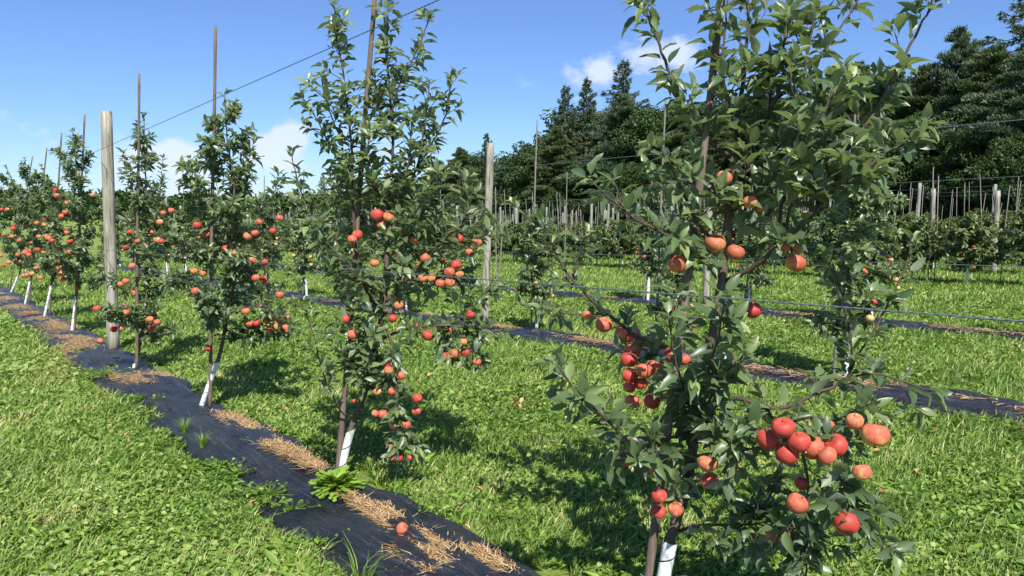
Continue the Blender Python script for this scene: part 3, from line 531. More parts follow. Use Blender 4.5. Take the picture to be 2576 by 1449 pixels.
row_tree((502,1036),(548,905),[(560,860),(575,780),(592,690),(590,560),(587,449),(572,350),(565,240)],.50,15,apB,'bushy apple tree with a strongly leaning bright white guard','stk' and ((528,1036),(542,68)),'brown stake beside the leaning white guard',dens=1.15,
  extra=[[(592,600),(601,520,.05),(618,440,.08),(640,350,.1)],[(585,650),(520,600,.1),(495,527,.12),(485,450,.12),(480,400,.12)],[(580,720),(640,690,-.1),(700,620,-.1),(735,560,-.1)],[(575,780),(640,770,-.15),(700,790,-.2),(725,830,-.2)],[(580,560),(630,540,0),(680,510,0),(700,440,0)]])
row_tree((336,932),(343,905),[(355,850),(366,780),(371,700),(371,597),(368,500),(366,432),(362,290)],.40,13,apC,'slim apple tree between the thick post and the tree with the leaning guard',((344,936),(350,185)),'light brown stake just right of the thick wooden post',dens=.95,
  extra=[[(368,600),(400,500,0),(410,400,0)],[(366,560),(330,470,.05),(310,385,.05)],[(368,800),(330,790,-.2),(290,780,-.25),(255,790,-.3)],[(366,850),(385,800,-.1),(390,770,-.1)],[(368,760),(430,720,.1),(470,690,.1)]])
row_tree((180,846),(192,745),[(196,700),(200,620),(200,520),(192,430),(183,330)],.62,16,apD,'dense fruit laden apple tree just left of the thick wooden post',((187,846),(213,288)),'dark stake with its tip just left of the thick post top',dens=1.15)
row_tree((110,805),(130,715),[(136,680),(138,600),(130,520),(105,420)],.60,13,apE,'fruit laden apple tree with a whitish mottled guard, second left of the thick post',((124,800),(155,334)),'thin stake tip showing above the second tree left of the post',dens=1.0,lod=1)
row_tree((62,772),(76,705),[(80,670),(82,600),(75,480),(62,400)],.6,13,apF,'apple tree near the left edge with a clean white guard',((72,770),(118,372)),'stake leaning right above the trees near the left edge',dens=1.0,lod=1)
row_tree((26,740),(48,690),[(52,650),(50,560),(35,470),(15,420)],.65,13,cr([(20,850),(40,700),(60,760)],5),'leftmost apple tree with white guard still in view',((22,742),(82,393)),'slanting stake above the leftmost white guard',dens=.9,lod=1)
# wires
def wire(w,h,u0,u1,label,twist=True,r=.0019,posts=None,h1=None):
    mb=MB(); 
    for sgn in ((0,math.pi) if twist else (None,)):
        us=np.arange(u0,u1,.009 if twist else .5); q=[]
        h1_=h if h1 is None else h1
        X=D[0]*us+Wv[0]*w; Y=D[1]*us+Wv[1]*w; Z=gz(X,Y)+h+(h1_-h)*(us-u0)/(u1-u0)
        q=np.stack([X,Y,Z],-1)
        if twist:
            a=us*2*math.pi/.055+sgn; q=q+.0017*(np.cos(a)[:,None]*np.array([Wv[0],Wv[1],0])+np.sin(a)[:,None]*UP)
        mb.tube(q,r,5 if twist else 4)
    o=obj('trellis_wire',mb.build('trellis_wire',[M['wire']])); tag(o,label,'wire','trellis wires')
wire(1.80,1.276,-.6,13,'twisted galvanised wire crossing the foreground at mid height',r=.0015)
wire(1.80,2.444,-.6,13,'high twisted wire sloping down across the sky to the thick post',r=.0017)
wire(6.6,2.16,-3,9,'high wire of the second row running across the dark forest',False,.0028,h1=2.29)
wire(10.3,1.95,-3,35,'high wire of the third row across the dark forest',False,.0028)
wire(6.6,1.1,-3,30,'lower wire of the second row',False,.003)
for j,w in enumerate((17.6,21.2,24.8)):
    for h in (1.1,2.1): wire(w,h,-6,70,'thin wire strung through the far orchard block',False,.0022)
# ---------------------------------------------------------------- posts
def post(px,topy,r,label,lean=(0,0),w=None,topx=None,notch=False):
    b=gpx(*px); tp=P(topx or px[0],topy,b[1]); 
    o=obj('wooden_post',postm(None,tp[2]-b[2],r,(tp[0]-b[0],0)),None,tuple(b)); tag(o,label,'post','trellis posts'); return o
post((285,888),280,.068,'thick weathered wooden post in the nearest row on the left',topx=267)
post((1219,815),360,.058,'weathered wooden post of the second row in the centre of the picture',topx=1234)
b=gpx(1219,815)
post((1775,770),440,.055,'grey post half hidden behind the nearest stake',topx=1788)
PB=[(2500,700,480,2510),(2342,690,475,2348),(2224,680,470,2230),(2190,670,498,2209),(2020,660,530,2025)]
for i,(x,y,ty,tx) in enumerate(PB):
    post((x,y-10),ty,.062,['far right round greenish post before the dark forest','greenish post second from the right edge','taller greenish post of the close pair at right','smaller leaning post of the close pair at right','short post partly hidden by the nearest tree crown'][i],topx=tx)
# ---------------------------------------------------------------- rows behind: prototypes
def proto_tree(seed,h,w,n,leafL,napple,far):
    global R
    R=np.random.default_rng(seed); random.seed(seed)
    t=AppleTree((0,0,0),leafL,1)
    lean=R.uniform(-.08,.08,2); top=np.array([lean[0],lean[1],h])
    t.limb([(0,0,0),(lean[0]*.4+.03,lean[1]*.4,h*.3),(lean[0]*.7,lean[1]*.8,h*.65),top],.016,.004,.3,.05,6,(.05,.15),'trunk',spurs=6)
    for i in range(n):
        f=.2+.72*(i+.5*R.uniform())/n; a=i*2.4; l=w*(1.15-.75*f)*R.uniform(.7,1.25); d=np.array([math.cos(a),math.sin(a),0]); c=top*f
        t.limb([c,c+d*l*.5+UP*l*.15,c+d*l+UP*l*R.uniform(.1,.7)],.006,.002,.1,.036,int(7*l/.4)+3,(.05,.16),lr=.42)
    for i in range(napple):
        a=R.uniform(0,6.3); z=R.uniform(.22,.72); rr=w*R.uniform(.25,.85)*(1.1-z*.8); t.apple((rr*math.cos(a),rr*math.sin(a),h*z),R.uniform(.03,.038),random.choice('rooy' if not far else 'royyy'))
    return t
def copy_tree(o,parent=None,**k):
    c=o.copy(); COL.objects.link(c)
    if parent is not None: c.parent=parent
    for ch in k.get('kids',list(o.children)): copy_tree(ch,c)
    return c
MID=[]
for i,(h,w,n) in enumerate([(2.1,.46,17),(1.9,.38,14),(2.3,.42,15),(1.6,.3,10)]):
    t=proto_tree(50+i,h,w,n,.10,9,False); MID.append((t,h))
mid_roots=[]
RL=['small apple tree of the second row','slim apple tree of the third row']
def place_mid(k,u,w,label,group,scale=1,first={}):
    if k not in first:
        t,h=MID[k]; root=t.finish(label,guard=([np.array([0,0,0.]),np.array([.02,0,.42])],.022,.09),foliage_mat='leaf',group=group); first[k]=(root,list(root.children)); 
    else:
        src,kids=first[k]; root=src.copy(); COL.objects.link(root); root['label']=label; root['group']=group
        for ch in kids:
            c=ch.copy(); COL.objects.link(c); c.parent=root
    p=G(u,w); root.location=p; root.rotation_euler=(0,0,random.uniform(0,6.28)); root.scale=(scale,)*3
    return root
random.seed(3)
L2={3.2:'young apple tree standing right of the nearest trunk on the second plastic strip',5.1:'thin upright apple tree seen just left of the nearest stake',7.5:'low apple tree with a slanting white guard behind the foreground branch'}
for i,u in enumerate([3.2,5.1,7.5,10.9,12.9,15.0,17.2,19.3,21.5,23.8,26.0,28.3,30.5,33,35.5]):
    place_mid([2,3,1,0,2,1,0,2,0,1,2,0,1,2,0][i],u,6.55,L2.get(u,'small apple tree in the second row receding behind the tall centre left tree'),'apple trees of the second row',[1.0,.95,.9,.95][i%4]*(1.22 if i>3 else 1))
    if u in (5.1,7.5): x={5.1:(5.4,2.86),7.5:(7.56,2.88)}[u]; stake(G(x[0],6.5),G(x[0],6.6,x[1]),.0125,{5.1:'thin stake crossing the forest left of the nearest stake',7.5:'thin stake rising against the pine forest right of the middle post'}[u],'stakes in the second row',6,m='stakefar')
    elif i!=0: stake(G(u+.1,6.5),G(u+random.uniform(-.05,.15),6.6,2.6+random.uniform(0,.3)),.0125,'thin stake in the second row beyond the centre left tree','stakes in the second row',6,m='stakefar')
    else: stake(G(u+.1,6.5),G(u+.05,6.6,2.8),.0125,'stake of the second row behind the crown of the nearest tree','stakes in the second row',6,m='stakefar')
for u,w_ in ((26.1,6.6),(36,6.6),(24,10.3),(31,10.3),(38,10.3)): 
    p=G(u,w_); o=obj('wooden_post',postm(None,2.6,.055,(.02,0)),None,tuple(p)); tag(o,'grey trellis post in the left distance beyond the nearest row','post','trellis posts in the left distance')
L3={4.7:'tall slender apple tree in front of the round posts at right'}
for i,u in enumerate([2.4,4.7,6.6,8.7,10.8,13,15.2,17.4,19.6,21.8,24,26.2,28.4,30.6,33,35.4,38,40.6,43.2]):
    if i not in (4,5): place_mid([1,2,3,1,3,3,3,0,1,2,0,1,3,0,1,2,0,2,1][i],u,10.25,L3.get(u,'apple tree in the third row behind the second plastic strip'),'apple trees of the third row',[1.15,1.25,1.05,1.2,.8,1.1][i%6] if i>1 else [.85,1.05][i])
    hh={1:2.27,3:2.53,4:2.51}.get(i,2.3+random.uniform(0,.5))
    stake(G(u+.05,10.2),G(u+random.uniform(-.1,.25),10.3,hh),.012,'thin stake in the third row','stakes in the third row',6,m='stakefar')
# green cup on a stake
c0=gpx(1256,705); stake(c0,P(1266,530,c0[1]),.02,'grey stake carrying the small green cup','stakes in the third row',6,m='stakefar')
cp=P(1262,585,c0[1]-.01); mb=MB(); mb.tube(np.array([(0,0,-.06),(0,0,-.05),(0,0,0),(0,0,.06),(0,0,.065)]),[.03,.046,.05,.052,.058],12); o=obj('green_cup',mb.build('green_cup',[M['greenp']]),None,tuple(cp)); tag(o,'small bright green plastic cup fixed to a grey stake','cup')
# far block: each tree one small mesh
def far_mesh(seed,h,w):
    t=proto_tree(seed,h,w,18,.115,8,True); mb=MB()
    for name,b in t.limbs:
        for V,Q in zip(b.V,b.Q): mb.add(V,Q-0,1) if False else None
        q=b.build('x',[]); vv=np.zeros(len(q.vertices)*3); q.vertices.foreach_get('co',vv); vv=vv.reshape(-1,3)
        Qs=np.array([p.vertices[:] for p in q.polygons if len(p.vertices)==4]); mb.add(vv,Qs,1); bpy.data.meshes.remove(q)
    leaves(mb,np.array(t.lp),np.array(t.ld),np.array(t.ln),np.array(t.lL),np.array(t.lr),0,1)
    mb.tube([(0,0,0),(.01,0,.2),(.015,0,.4)],.024,8,4)
    am=AM['o'][0]; av=np.zeros(len(am.vertices)*3); am.vertices.foreach_get('co',av); av=av.reshape(-1,3)[::1]; aq=np.array([p.vertices[:] for p in am.polygons])
    for c,r,k in t.apples: mb.add(av*r*.85+c,aq,2 if k=='r' else 3 if k=='o' else 5)
    return mb.build('apple_tree',[M['leaffar'],M['twig'],M['ar'],M['ao'],M['guard'],M['ay']])
FM=[far_mesh(80+i,h,w) for i,(h,w) in enumerate([(1.5,.62),(1.4,.6),(1.7,.62),(1.35,.6),(1.5,.68)])]
random.seed(21)
ST6=[]
for i in range(4):
    mb=MB(); hh=2.25+.12*i; mb.tube(np.array([(0,0,-.05),(.01,0,hh*.5),(random.uniform(-.2,.2),random.uniform(-.06,.06),hh)]),[.0105,.010,.009],6); ST6.append(mb.build('stake',[M['stakefar']]))
PM=[postm(None,2.3,.048,(.03,0),'postfar'),postm(None,2.1,.050,(-.02,0),'postfar'),postm(None,2.4,.046,(.06,.02),'postfar')]
TP=[];SP=[];PP=[]
for j,w in enumerate([17.9,21.4,25,28.5,32,35.5,39]):
    u0=-2-j*2.5; du=1.15 if j<2 else 1.6
    for u in np.arange(u0,(62 if j<3 else 75)+j*3,du):
        x,y=uw(u,w); 
        if y<5 or x/y>.80: continue
        TP.append((math.hypot(x,y),u+random.uniform(-.2,.2),w+random.uniform(-.1,.1)))
        for q in range(2): SP.append((math.hypot(x,y),u+random.uniform(-.25,.25)+q*du/2,w+random.uniform(-.12,.12)))
    for u in np.arange(u0+j*1.7,75+j*3,3.9):
        x,y=uw(u,w)
        if y<5 or x/y>.80: continue
        if j==0 and u<14: continue
        PP.append((u+random.uniform(-.4,.4),w))
TP.sort(); SP.sort()
def scatter(lst,n,meshes,name,label,cat,group,zs=(.85,1.15)):
    for d_,u,w in lst[:n]:
        o=obj(name,random.choice(meshes),None,tuple(G(u,w))); o.rotation_euler=(0,0,random.uniform(0,6.28)); s=random.uniform(*zs); o.scale=(s,s,s); tag(o,label,cat,group)
    rest=lst[n:]
    if rest:
        src=[]
        for me in meshes:
            vv=np.zeros(len(me.vertices)*3); me.vertices.foreach_get('co',vv); li=np.zeros(len(me.loops),dtype=np.int32); me.loops.foreach_get('vertex_index',li)
            tt=np.zeros(len(me.polygons),dtype=np.int32); me.polygons.foreach_get('loop_total',tt); mi=np.zeros(len(me.polygons),dtype=np.int32); me.polygons.foreach_get('material_index',mi)
            ok=np.repeat(tt==4,tt); src.append((vv.reshape(-1,3),li[ok].reshape(-1,4),mi[tt==4]))
        Vs=[];Qs=[];Ms=[];n0=0
        for d_,u,w in rest:
            v,q,mi=random.choice(src); a=random.uniform(0,6.28); c,s_=math.cos(a),math.sin(a); s=random.uniform(*zs)
            Vs.append((v@np.array([[c,s_,0],[-s_,c,0],[0,0,1]]))*s+G(u,w)); Qs.append(q+n0); Ms.append(mi); n0+=len(v)
        V=np.vstack(Vs); o=obj(name,mesh(name,V,[np.vstack(Qs)],list(meshes[0].materials),np.concatenate(Ms),np.random.default_rng(1).random(len(V)))); tag(o,'distant '+label,cat,kind='stuff')
scatter(TP,290,FM,'apple_tree','low bushy apple tree in the far orchard block before the forest','apple tree','apple trees of the far block')
scatter(SP,255,ST6,'stake','thin grey stake standing in the far orchard block','stake','stakes of the far block',(.78,1.1))
for u,w in PP:
    o=obj('wooden_post',random.choice(PM),None,tuple(G(u,w))); o.rotation_euler=(0,0,random.uniform(-.5,.5)); tag(o,'grey post standing in the far orchard block','post','posts of the far block')
# ---------------------------------------------------------------- forest
def tufts(mb,p,d,L,wd,rnd,m=0,k=4):
    """k narrow needles spraying from each point"""
    N=len(p); 
    for i in range(k):
        v=d+rv(N)*.75; v/=np.linalg.norm(v,axis=1)[:,None]; b=np.cross(v,rv(N)); b/=np.linalg.norm(b,axis=1)[:,None]+1e-9
        q=p-v*.03; l=(L*R.uniform(.7,1.2,N))[:,None]; a=q+b*(wd*.5); c=q-b*(wd*.5); e=q+v*l
        V=np.stack([a,c,e-b*wd*.25,e+b*wd*.25],1).reshape(-1,3); Q=(np.arange(N)*4)[:,None]+np.arange(4)[None]
        mb.add(V,Q,m,np.repeat(np.clip(rnd+R.normal(0,.08,N),0,1),4))
def pine(h,w,seed,clear=.05,top=.5):
    global R
    R=np.random.default_rng(seed); tr=MB(); cr_=MB()
    tr.tube(np.array([(0,0,0),(.1,0,h*.4),(.05,.1,h*.75),(0,0,h)]),[h*.02,h*.016,h*.009,.02],8)
    nb=int(95*(h/12)); 
    for i in range(nb):
        f=clear+(1-clear)*(i+R.uniform())/nb; a=i*2.4+R.uniform(-.5,.5); sh=(1-((f-.28)/.72)**1.25 if f>.28 else .82+.18*f/.28)
        l=w*max(.06,sh**.8)*R.uniform(.5,1.2); up=.05+.35*f; d=np.array([math.cos(a),math.sin(a),0]); c=np.array([0,0,h*f])
        e=c+d*l+UP*l*up; tr.tube(np.array([c,c+d*l*.5+UP*l*up*.3,e]),[.05,.03,.012],4)
        nc=int(2+l*3.0); rb=R.uniform(.1,.9)
        for j in range(nc):
            g=.35+.65*(j+R.uniform())/nc; cc=c+(e-c)*g+rv()*.22*l*.5*np.array([1,1,.25]); rs=R.uniform(.26,.52)*(.7+.2*l/2)
            n=int(34*rs/.38); pp=rv(n)*(R.uniform(.3,1,n)**.5)[:,None]*np.array([rs*1.2,rs*1.2,rs*.42])+cc
            dd=(pp-cc)*.8+np.array([0,0,.55])+d*.4; dd/=np.linalg.norm(dd,axis=1)[:,None]
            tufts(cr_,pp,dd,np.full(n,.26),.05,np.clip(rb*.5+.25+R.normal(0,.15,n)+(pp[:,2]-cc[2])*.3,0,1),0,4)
    return tr.build('trunk',[M['trunkd']]),cr_
def spruce(h,w,seed,clear=.05):
    global R
    R=np.random.default_rng(seed); tr=MB(); cr_=MB(); tr.tube(np.array([(0,0,0),(0,0,h*.5),(0,0,h)]),[h*.018,h*.01,.015],8)
    nb=int(8*h)
    for i in range(nb):
        f=clear+(1-clear)*(i/nb)**.9; a=i*2.4+R.uniform(-.6,.6); l=w*(1-f)**.85*R.uniform(.65,1.18)+.12; d=np.array([math.cos(a),math.sin(a),0]); c=np.array([0,0,h*f])
        m_=c+d*l*.5-UP*l*.16; e=c+d*l+UP*l*.06; q=spline([c,m_,e],.3); tr.tube(q,np.linspace(.035,.01,len(q)),4)
        n=int(10+30*l); g=R.uniform(.12,1,n); base=np.where(g[:,None]<.5,c+(m_-c)*g[:,None]*2,m_+(e-m_)*(g[:,None]*2-1)); sd2=np.cross(d,UP)
        pp=base+sd2*(R.uniform(-1,1,n)*l*.16*(1.1-g))[:,None]-UP*(R.uniform(0,.28,n))[:,None]
        dd=d*.7+sd2*R.uniform(-.7,.7,n)[:,None]-UP*R.uniform(-.2,.6,n)[:,None]; dd/=np.linalg.norm(dd,axis=1)[:,None]
        tufts(cr_,pp,dd,np.full(n,.22),.05,np.clip(.35+R.normal(0,.2,n),0,1),0,4)
    return tr.build('trunk',[M['trunkd']]),cr_
def broad(h,w,seed):
    global R
    R=np.random.default_rng(seed); tr=MB(); cr_=MB(); tr.tube(np.array([(0,0,0),(.1,0,h*.3),(0,.1,h*.6),(0,0,h*.9)]),[h*.022,h*.018,h*.01,.02],8)
    for i in range(46):
        f=.12+.86*(i+R.uniform())/46; a=i*2.4; sh=math.sqrt(max(.05,1-((f-.45)/.58)**2)); l=w*sh*R.uniform(.55,1.05); d=np.array([math.cos(a),math.sin(a),0]); c=np.array([0,0,h*f*.92]); e=c+d*l+UP*l*.25
        tr.tube(np.array([np.array([0,0,h*f*.75]),c*.5+e*.5,e]),[.06,.035,.01],4)
        for j in range(3):
            cc=c+(e-c)*R.uniform(.45,1.05)+rv()*.3; rs=R.uniform(.5,.95); n=150
            pp=cc+rv(n)*(R.uniform(.35,1,n)**.4)[:,None]*np.array([rs,rs,rs*.65]); dd=(pp-cc)+rv(n)*.5-UP*.3
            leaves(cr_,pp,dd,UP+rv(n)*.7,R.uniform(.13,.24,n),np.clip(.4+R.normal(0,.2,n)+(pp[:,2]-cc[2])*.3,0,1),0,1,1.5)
    return tr.build('trunk',[M['trunkd']]),cr_
FP={}
for nm,fn,args,mm in [('pa',pine,(11,3.3,1),'pine'),('pb',pine,(10,3.6,2),'pinew'),('pc',pine,(12,3.0,3),'pine'),('sa',spruce,(12,4.6,4),'pinew'),('sb',spruce,(12,3.9,5),'pine'),('ba',broad,(9,3.2,6),'broad'),('bb',broad,(9,3.6,7),'broad')]:
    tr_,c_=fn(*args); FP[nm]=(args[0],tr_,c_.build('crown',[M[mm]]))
KN={'p':('pine_tree','pine tree'),'s':('spruce_tree','spruce tree'),'b':('broadleaf_tree','broadleaf tree')}
def forest_tree(nm,x,ytop,w,label,wide=1.0,group=None):
    # stands where the line of sight at x meets the line w across the rows
    r=dirpx(x,560); a=r[:2]@Wv; p=r[:2]*(w/a); zb=float(gz(*p)); tp=P(x,ytop,p[1]); h=tp[2]-zb
    hb,tr_,c_=FP[nm]; s=h/hb; root=bpy.data.objects.new(KN[nm[0]][0],None); COL.objects.link(root); root.location=(p[0],p[1],zb-.1); root.rotation_euler=(0,0,random.uniform(0,6.28))
    root.scale=(s*wide,s*wide,s); tag(root,label,KN[nm[0]][1],group)
    for nn,me in (('trunk',tr_),('crown',c_)): obj(nn,me,root)
random.seed(5)
FT=[('pb',1105,405,44,'round topped pine at the left end of the forest',1.1),('pa',1160,372,45,'grey green pine left of the middle post',1.1),('sb',1225,330,47,'small spruce whose tip peeks out above the middle post',.9),('pb',1272,395,44,'pine just right of the middle post top',1.0),
 ('bb',1345,345,43,'rounded dark broadleaf tree right of the gap of sky',1.0),('pc',1400,318,42,'pine below the pair of small spruce tips',1.2),('sa',1420,208,45,'left one of the pair of pointed spruces',1.0),('sb',1473,188,46,'right one of the pair of pointed spruces',1.0),
 ('sa',1562,143,47,'tallest pointed spruce standing before the wispy cloud',1.05),('pb',1560,240,43,'broad pine below the tallest pointed spruce',1.1),('pa',1500,350,42,'lower pine in front of the spruce pair',1.2),('bb',1660,255,44,'dark broadleaf tree behind the second row stake',1.0),
 ('pa',1700,262,42,'pine behind the left limb of the nearest tree',1.1),('sb',1800,195,46,'dark spruce behind the top of the nearest stake',.9),('pc',1780,290,41,'pine behind the nearest stake',1.1),('pa',1870,240,43,'pine behind the middle of the nearest crown',1.1),
 ('sb',1925,170,46,'spruce hidden behind the nearest crown',.8),('pb',1985,240,42,'pine showing through the nearest crown',1.1),('pc',2080,200,43,'pine showing right of the nearest crown centre',1.1),('pa',2140,160,44,'pine with its top at the right side of the nearest crown',1.0),
 ('pb',2230,175,42,'pine behind the long right limb of the nearest tree',1.1),('pc',2300,165,41,'feathery pine right of the long limb',1.0),('pb',2388,78,42,'light topped pine standing clear against the sky at right',.8),('ba',2330,280,38,'broadleaf tree low between the pines at right',1.0),
 ('sa',2550,-95,43,'big dark spruce at the upper right corner',1.0),('pa',2470,118,40,'wide spreading pine below the corner spruce',1.25),('pb',2560,130,37,'pine at the right edge of the picture',1.2),('ba',2430,330,36,'dark broadleaf tree behind the round posts',1.1),
 ('bb',2560,330,34,'broadleaf tree low at the right edge',1.0),('ba',2200,330,38,'broadleaf tree behind the slender third row tree',1.1),('pc',2660,110,38,'pine just beyond the right edge',1.2),
 ('bb',1600,400,40,'low broadleaf tree under the broad pine',1.2),('ba',1450,430,41,'low broadleaf tree under the spruce pair',1.2),('bb',1750,400,39,'low broadleaf tree behind the nearest trunk',1.2),('ba',1980,380,39,'low broadleaf tree seen through the nearest crown',1.2),
 ('ba',1330,430,42,'low dark tree at the gap right of the middle post',1.0),('ba',1180,460,43,'low dark tree behind the middle post',1.1),('bb',1080,470,45,'low tree at the left foot of the pines',1.0),
 ('sb',815,432,70,'lone small spruce tip above the far orchard left of the centre left tree',.8),('ba',840,480,70,'rounded far tree beside the lone small spruce',1.3),('bb',770,492,75,'rounded far tree left of the lone small spruce',1.4),('bb',900,470,66,'far rounded tree behind the centre left tree trunk',1.3),('ba',960,455,60,'far tree behind the middle of the centre left tree',1.2),('pa',1030,430,54,'far pine just right of the centre left tree trunk',1.1)]
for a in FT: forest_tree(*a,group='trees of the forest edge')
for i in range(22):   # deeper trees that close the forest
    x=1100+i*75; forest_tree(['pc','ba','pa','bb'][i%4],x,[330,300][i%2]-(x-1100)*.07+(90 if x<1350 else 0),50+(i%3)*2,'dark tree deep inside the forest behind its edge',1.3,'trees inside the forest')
# undergrowth in front of the forest
def hedge():
    global R
    R=np.random.default_rng(99); mb=MB(); n=26000; u=R.uniform(-22,62,n); w=39.8+R.uniform(-.6,2.2,n)+.8*np.sin(u*.7); hh=(1.1+.7*np.sin(u*.9)+.5*np.sin(u*2.3))*R.uniform(0,1,n)**.7
    X=D[0]*u+Wv[0]*w; Y=D[1]*u+Wv[1]*w; p=np.stack([X,Y,gz(X,Y)+np.abs(hh)],-1)
    leaves(mb,p,rv(n)+UP*.3,UP+rv(n)*.7,R.uniform(.14,.26,n),R.uniform(.1,.8,n),0,1,1.5); o=obj('undergrowth',mb.build('undergrowth',[M['broad']])); tag(o,'dark leafy undergrowth at the foot of the forest','undergrowth',kind='stuff')
hedge()
def far_woods():
    global R
    R=np.random.default_rng(5); mb=MB()
    for i in range(150):
        a=rad(-41+i*.22+R.uniform(-.1,.1)); d_=230+R.uniform(-15,25); c=np.array([math.sin(a)*d_,math.cos(a)*d_,0]); c[2]=float(gz(c[0],c[1])); h=R.uniform(4.2,8.5); n=260
        if a>rad(-8): continue
        q=rv(n)*np.array([R.uniform(2.2,3.6),2.5,h*.45])*(R.uniform(.4,1,n)**.4)[:,None]+c+UP*h*.5
        leaves(mb,q,rv(n),UP+rv(n)*.6,R.uniform(.9,1.5,n),R.uniform(.2,.8,n),0,1,1.6)
    o=obj('distant_woods',mb.build('distant_woods',[M['broad']])); tag(o,'low line of distant woods on the horizon at left','woods',kind='stuff')
far_woods()
# ---------------------------------------------------------------- ground cover
def vnoise(x,y,s,seed=0):
    g=np.random.default_rng(seed).random((64,64)); x=x/s;y=y/s; xi=np.floor(x).astype(int);yi=np.floor(y).astype(int); fx=x-xi;fy=y-yi; fx=fx*fx*(3-2*fx);fy=fy*fy*(3-2*fy)
    f=lambda a,b:g[a%64,b%64]
    return (f(xi,yi)*(1-fx)+f(xi+1,yi)*fx)*(1-fy)+(f(xi,yi+1)*(1-fx)+f(xi+1,yi+1)*fx)*fy
def on_mat(x,y,shrink=.0):
    u=x*D[0]+y*D[1]; w=x*Wv[0]+y*Wv[1]; m_=np.zeros(len(x),bool)
    for k,(w0,hw) in enumerate([(1.66,.315),(6.33,.33),(10.3,.30)]):
        e=(vnoise(u,w,.35,k)-.5)*.28+(vnoise(u,w,.11,k+9)-.5)*.20
        in_=(np.abs(w-w0)<hw+e-.02-shrink)
        if k==0: in_&=~((vnoise(u,w,1.1,4)>.70)&(u>8.6)&(w<1.75))&~((u>9.3)&(u<10.6)&(w<1.75))&(u<24)
        else: in_&=vnoise(u,w,1.3,5+k)<.80
        m_|=in_
    return m_
def ground_cover():
    global R
    R=np.random.default_rng(33)
    def pts(n,r0,r1,a0=-54,a1=54):
        n=int(n*1.17)
        r=r0*(r1/r0)**R.random(n); a=np.radians(R.uniform(a0,a1,n)); x=r*np.sin(a); y=r*np.cos(a); ok=~on_mat(x,y); return x[ok],y[ok],r[ok]
    # grass blades
    x,y,r=pts(430000,2.2,38); n=len(x); gr=vnoise(x,y,.9,2); hgt=(.036+.035*gr)*(1+.035*r)*R.uniform(.6,1.5,n); p=np.stack([x,y,gz(x,y)-.003],-1)
    a=R.uniform(0,6.28,n); lean=R.uniform(.2,1.1,n); d=np.stack([np.cos(a)*lean,np.sin(a)*lean,np.ones(n)],-1); d/=np.linalg.norm(d,axis=1)[:,None]; b=np.stack([-np.sin(a+.6),np.cos(a+.6),0*a],-1)
    wd=(.0020*(1+.22*r))[:,None]; q=p+d*(hgt*.6)[:,None]; d2=d+np.stack([np.cos(a)*.5,np.sin(a)*.5,-.25+0*a],-1); e=q+d2*(hgt*.5)[:,None]
    V=np.stack([p-b*wd,p+b*wd,q+b*wd*.9,q-b*wd*.9,e],1).reshape(-1,3); i=(np.arange(n)*5)[:,None]; Q=i+np.array([[0,1,2,3]]); T=i+np.array([[3,2,4]])
    dry=vnoise(x,y,.8,7)*.5+vnoise(x,y,.23,8)*.5
    lw=np.clip((1.5-(x*Wv[0]+y*Wv[1]))/.5,0,1); dry2=.11*lw
    rn=np.clip(.42+R.normal(0,.19,n)+(dry-.5)*.6+.09*lw,0,.93); rn=np.where(R.random(n)<.04+.5*np.clip(dry+dry2-.64,0,1)*3,R.uniform(.95,1,n),rn)
    mb=MB(); mb.add(V,Q,0,np.repeat(rn,5),T); o=obj('grass',mb.build('grass',[M['grass']],True)); tag(o,'short green grass growing between the rows','grass',kind='stuff')
    # broad-leaved ground cover
    x,y,r=pts(360000,2.2,17); m_=(vnoise(x,y,.7,12)*.6+vnoise(x,y,.2,13)*.4+.07*np.exp(-(r-3)/4))>.47; x,y,r=x[m_],y[m_],r[m_]; n=len(x)
    p=np.stack([x,y,gz(x,y)+R.uniform(0,.045,n)],-1); a=R.uniform(0,6.28,n); d=np.stack([np.cos(a),np.sin(a),R.uniform(-.1,.8,n)],-1)
    L=(.0125+.0023*r)*R.uniform(.5,1.8,n)*(1+.5*(vnoise(x,y,.4,15)-.5)); nr=UP+rv(n)*.85; rn=np.clip(.42+R.normal(0,.24,n)+(vnoise(x,y,.6,17)-.5)*.5+.12*np.clip((1.5-(x*Wv[0]+y*Wv[1]))/.5,0,1),0,.92)
    mb=MB(); leaves(mb,p,d,nr,L,rn,0,1,1.5,(0,.3)); o=obj('clover',mb.build('clover',[M['grass']])); tag(o,'low clover and dandelion leaves spread through the grass','ground cover',kind='stuff')
    # long-leaved dandelion and plantain clumps
    x0,y0,r0=pts(1500,2.3,12); k=7; x=np.repeat(x0,k)+R.normal(0,.012,len(x0)*k); y=np.repeat(y0,k)+R.normal(0,.012,len(x0)*k); n=len(x); a=R.uniform(0,6.28,n)
    p=np.stack([x,y,gz(x,y)+.015],-1); d=np.stack([np.cos(a),np.sin(a),R.uniform(.25,1.1,n)],-1); mb=MB(); leaves(mb,p,d,UP+rv(n)*.3,R.uniform(.06,.13,n)*np.repeat(R.uniform(.6,1.1,len(x0)),k),np.clip(.5+R.normal(0,.16,n),0,.9),0,0,.62,(.1,.7))
    o=obj('dandelion_leaves',mb.build('dandelion_leaves',[M['weed']])); tag(o,'long dandelion and plantain leaves scattered in the grass','ground cover',kind='stuff')
    # dead leaves
    x,y,r=pts(900,2.4,14); m_=vnoise(x,y,1.0,31)>.62; x,y=x[m_],y[m_]
    cx=[];cy=[]
    for (px,py,k,s) in [(1320,1025,16,.08),(1870,1195,26,.12),(1560,1195,14,.10),(1385,1130,8,.06),(1190,1330,6,.15),(1415,930,5,.1)]:
        g=gpx(px,py); cx+=list(g[0]+R.normal(0,s,k)); cy+=list(g[1]+R.normal(0,s*.6,k))
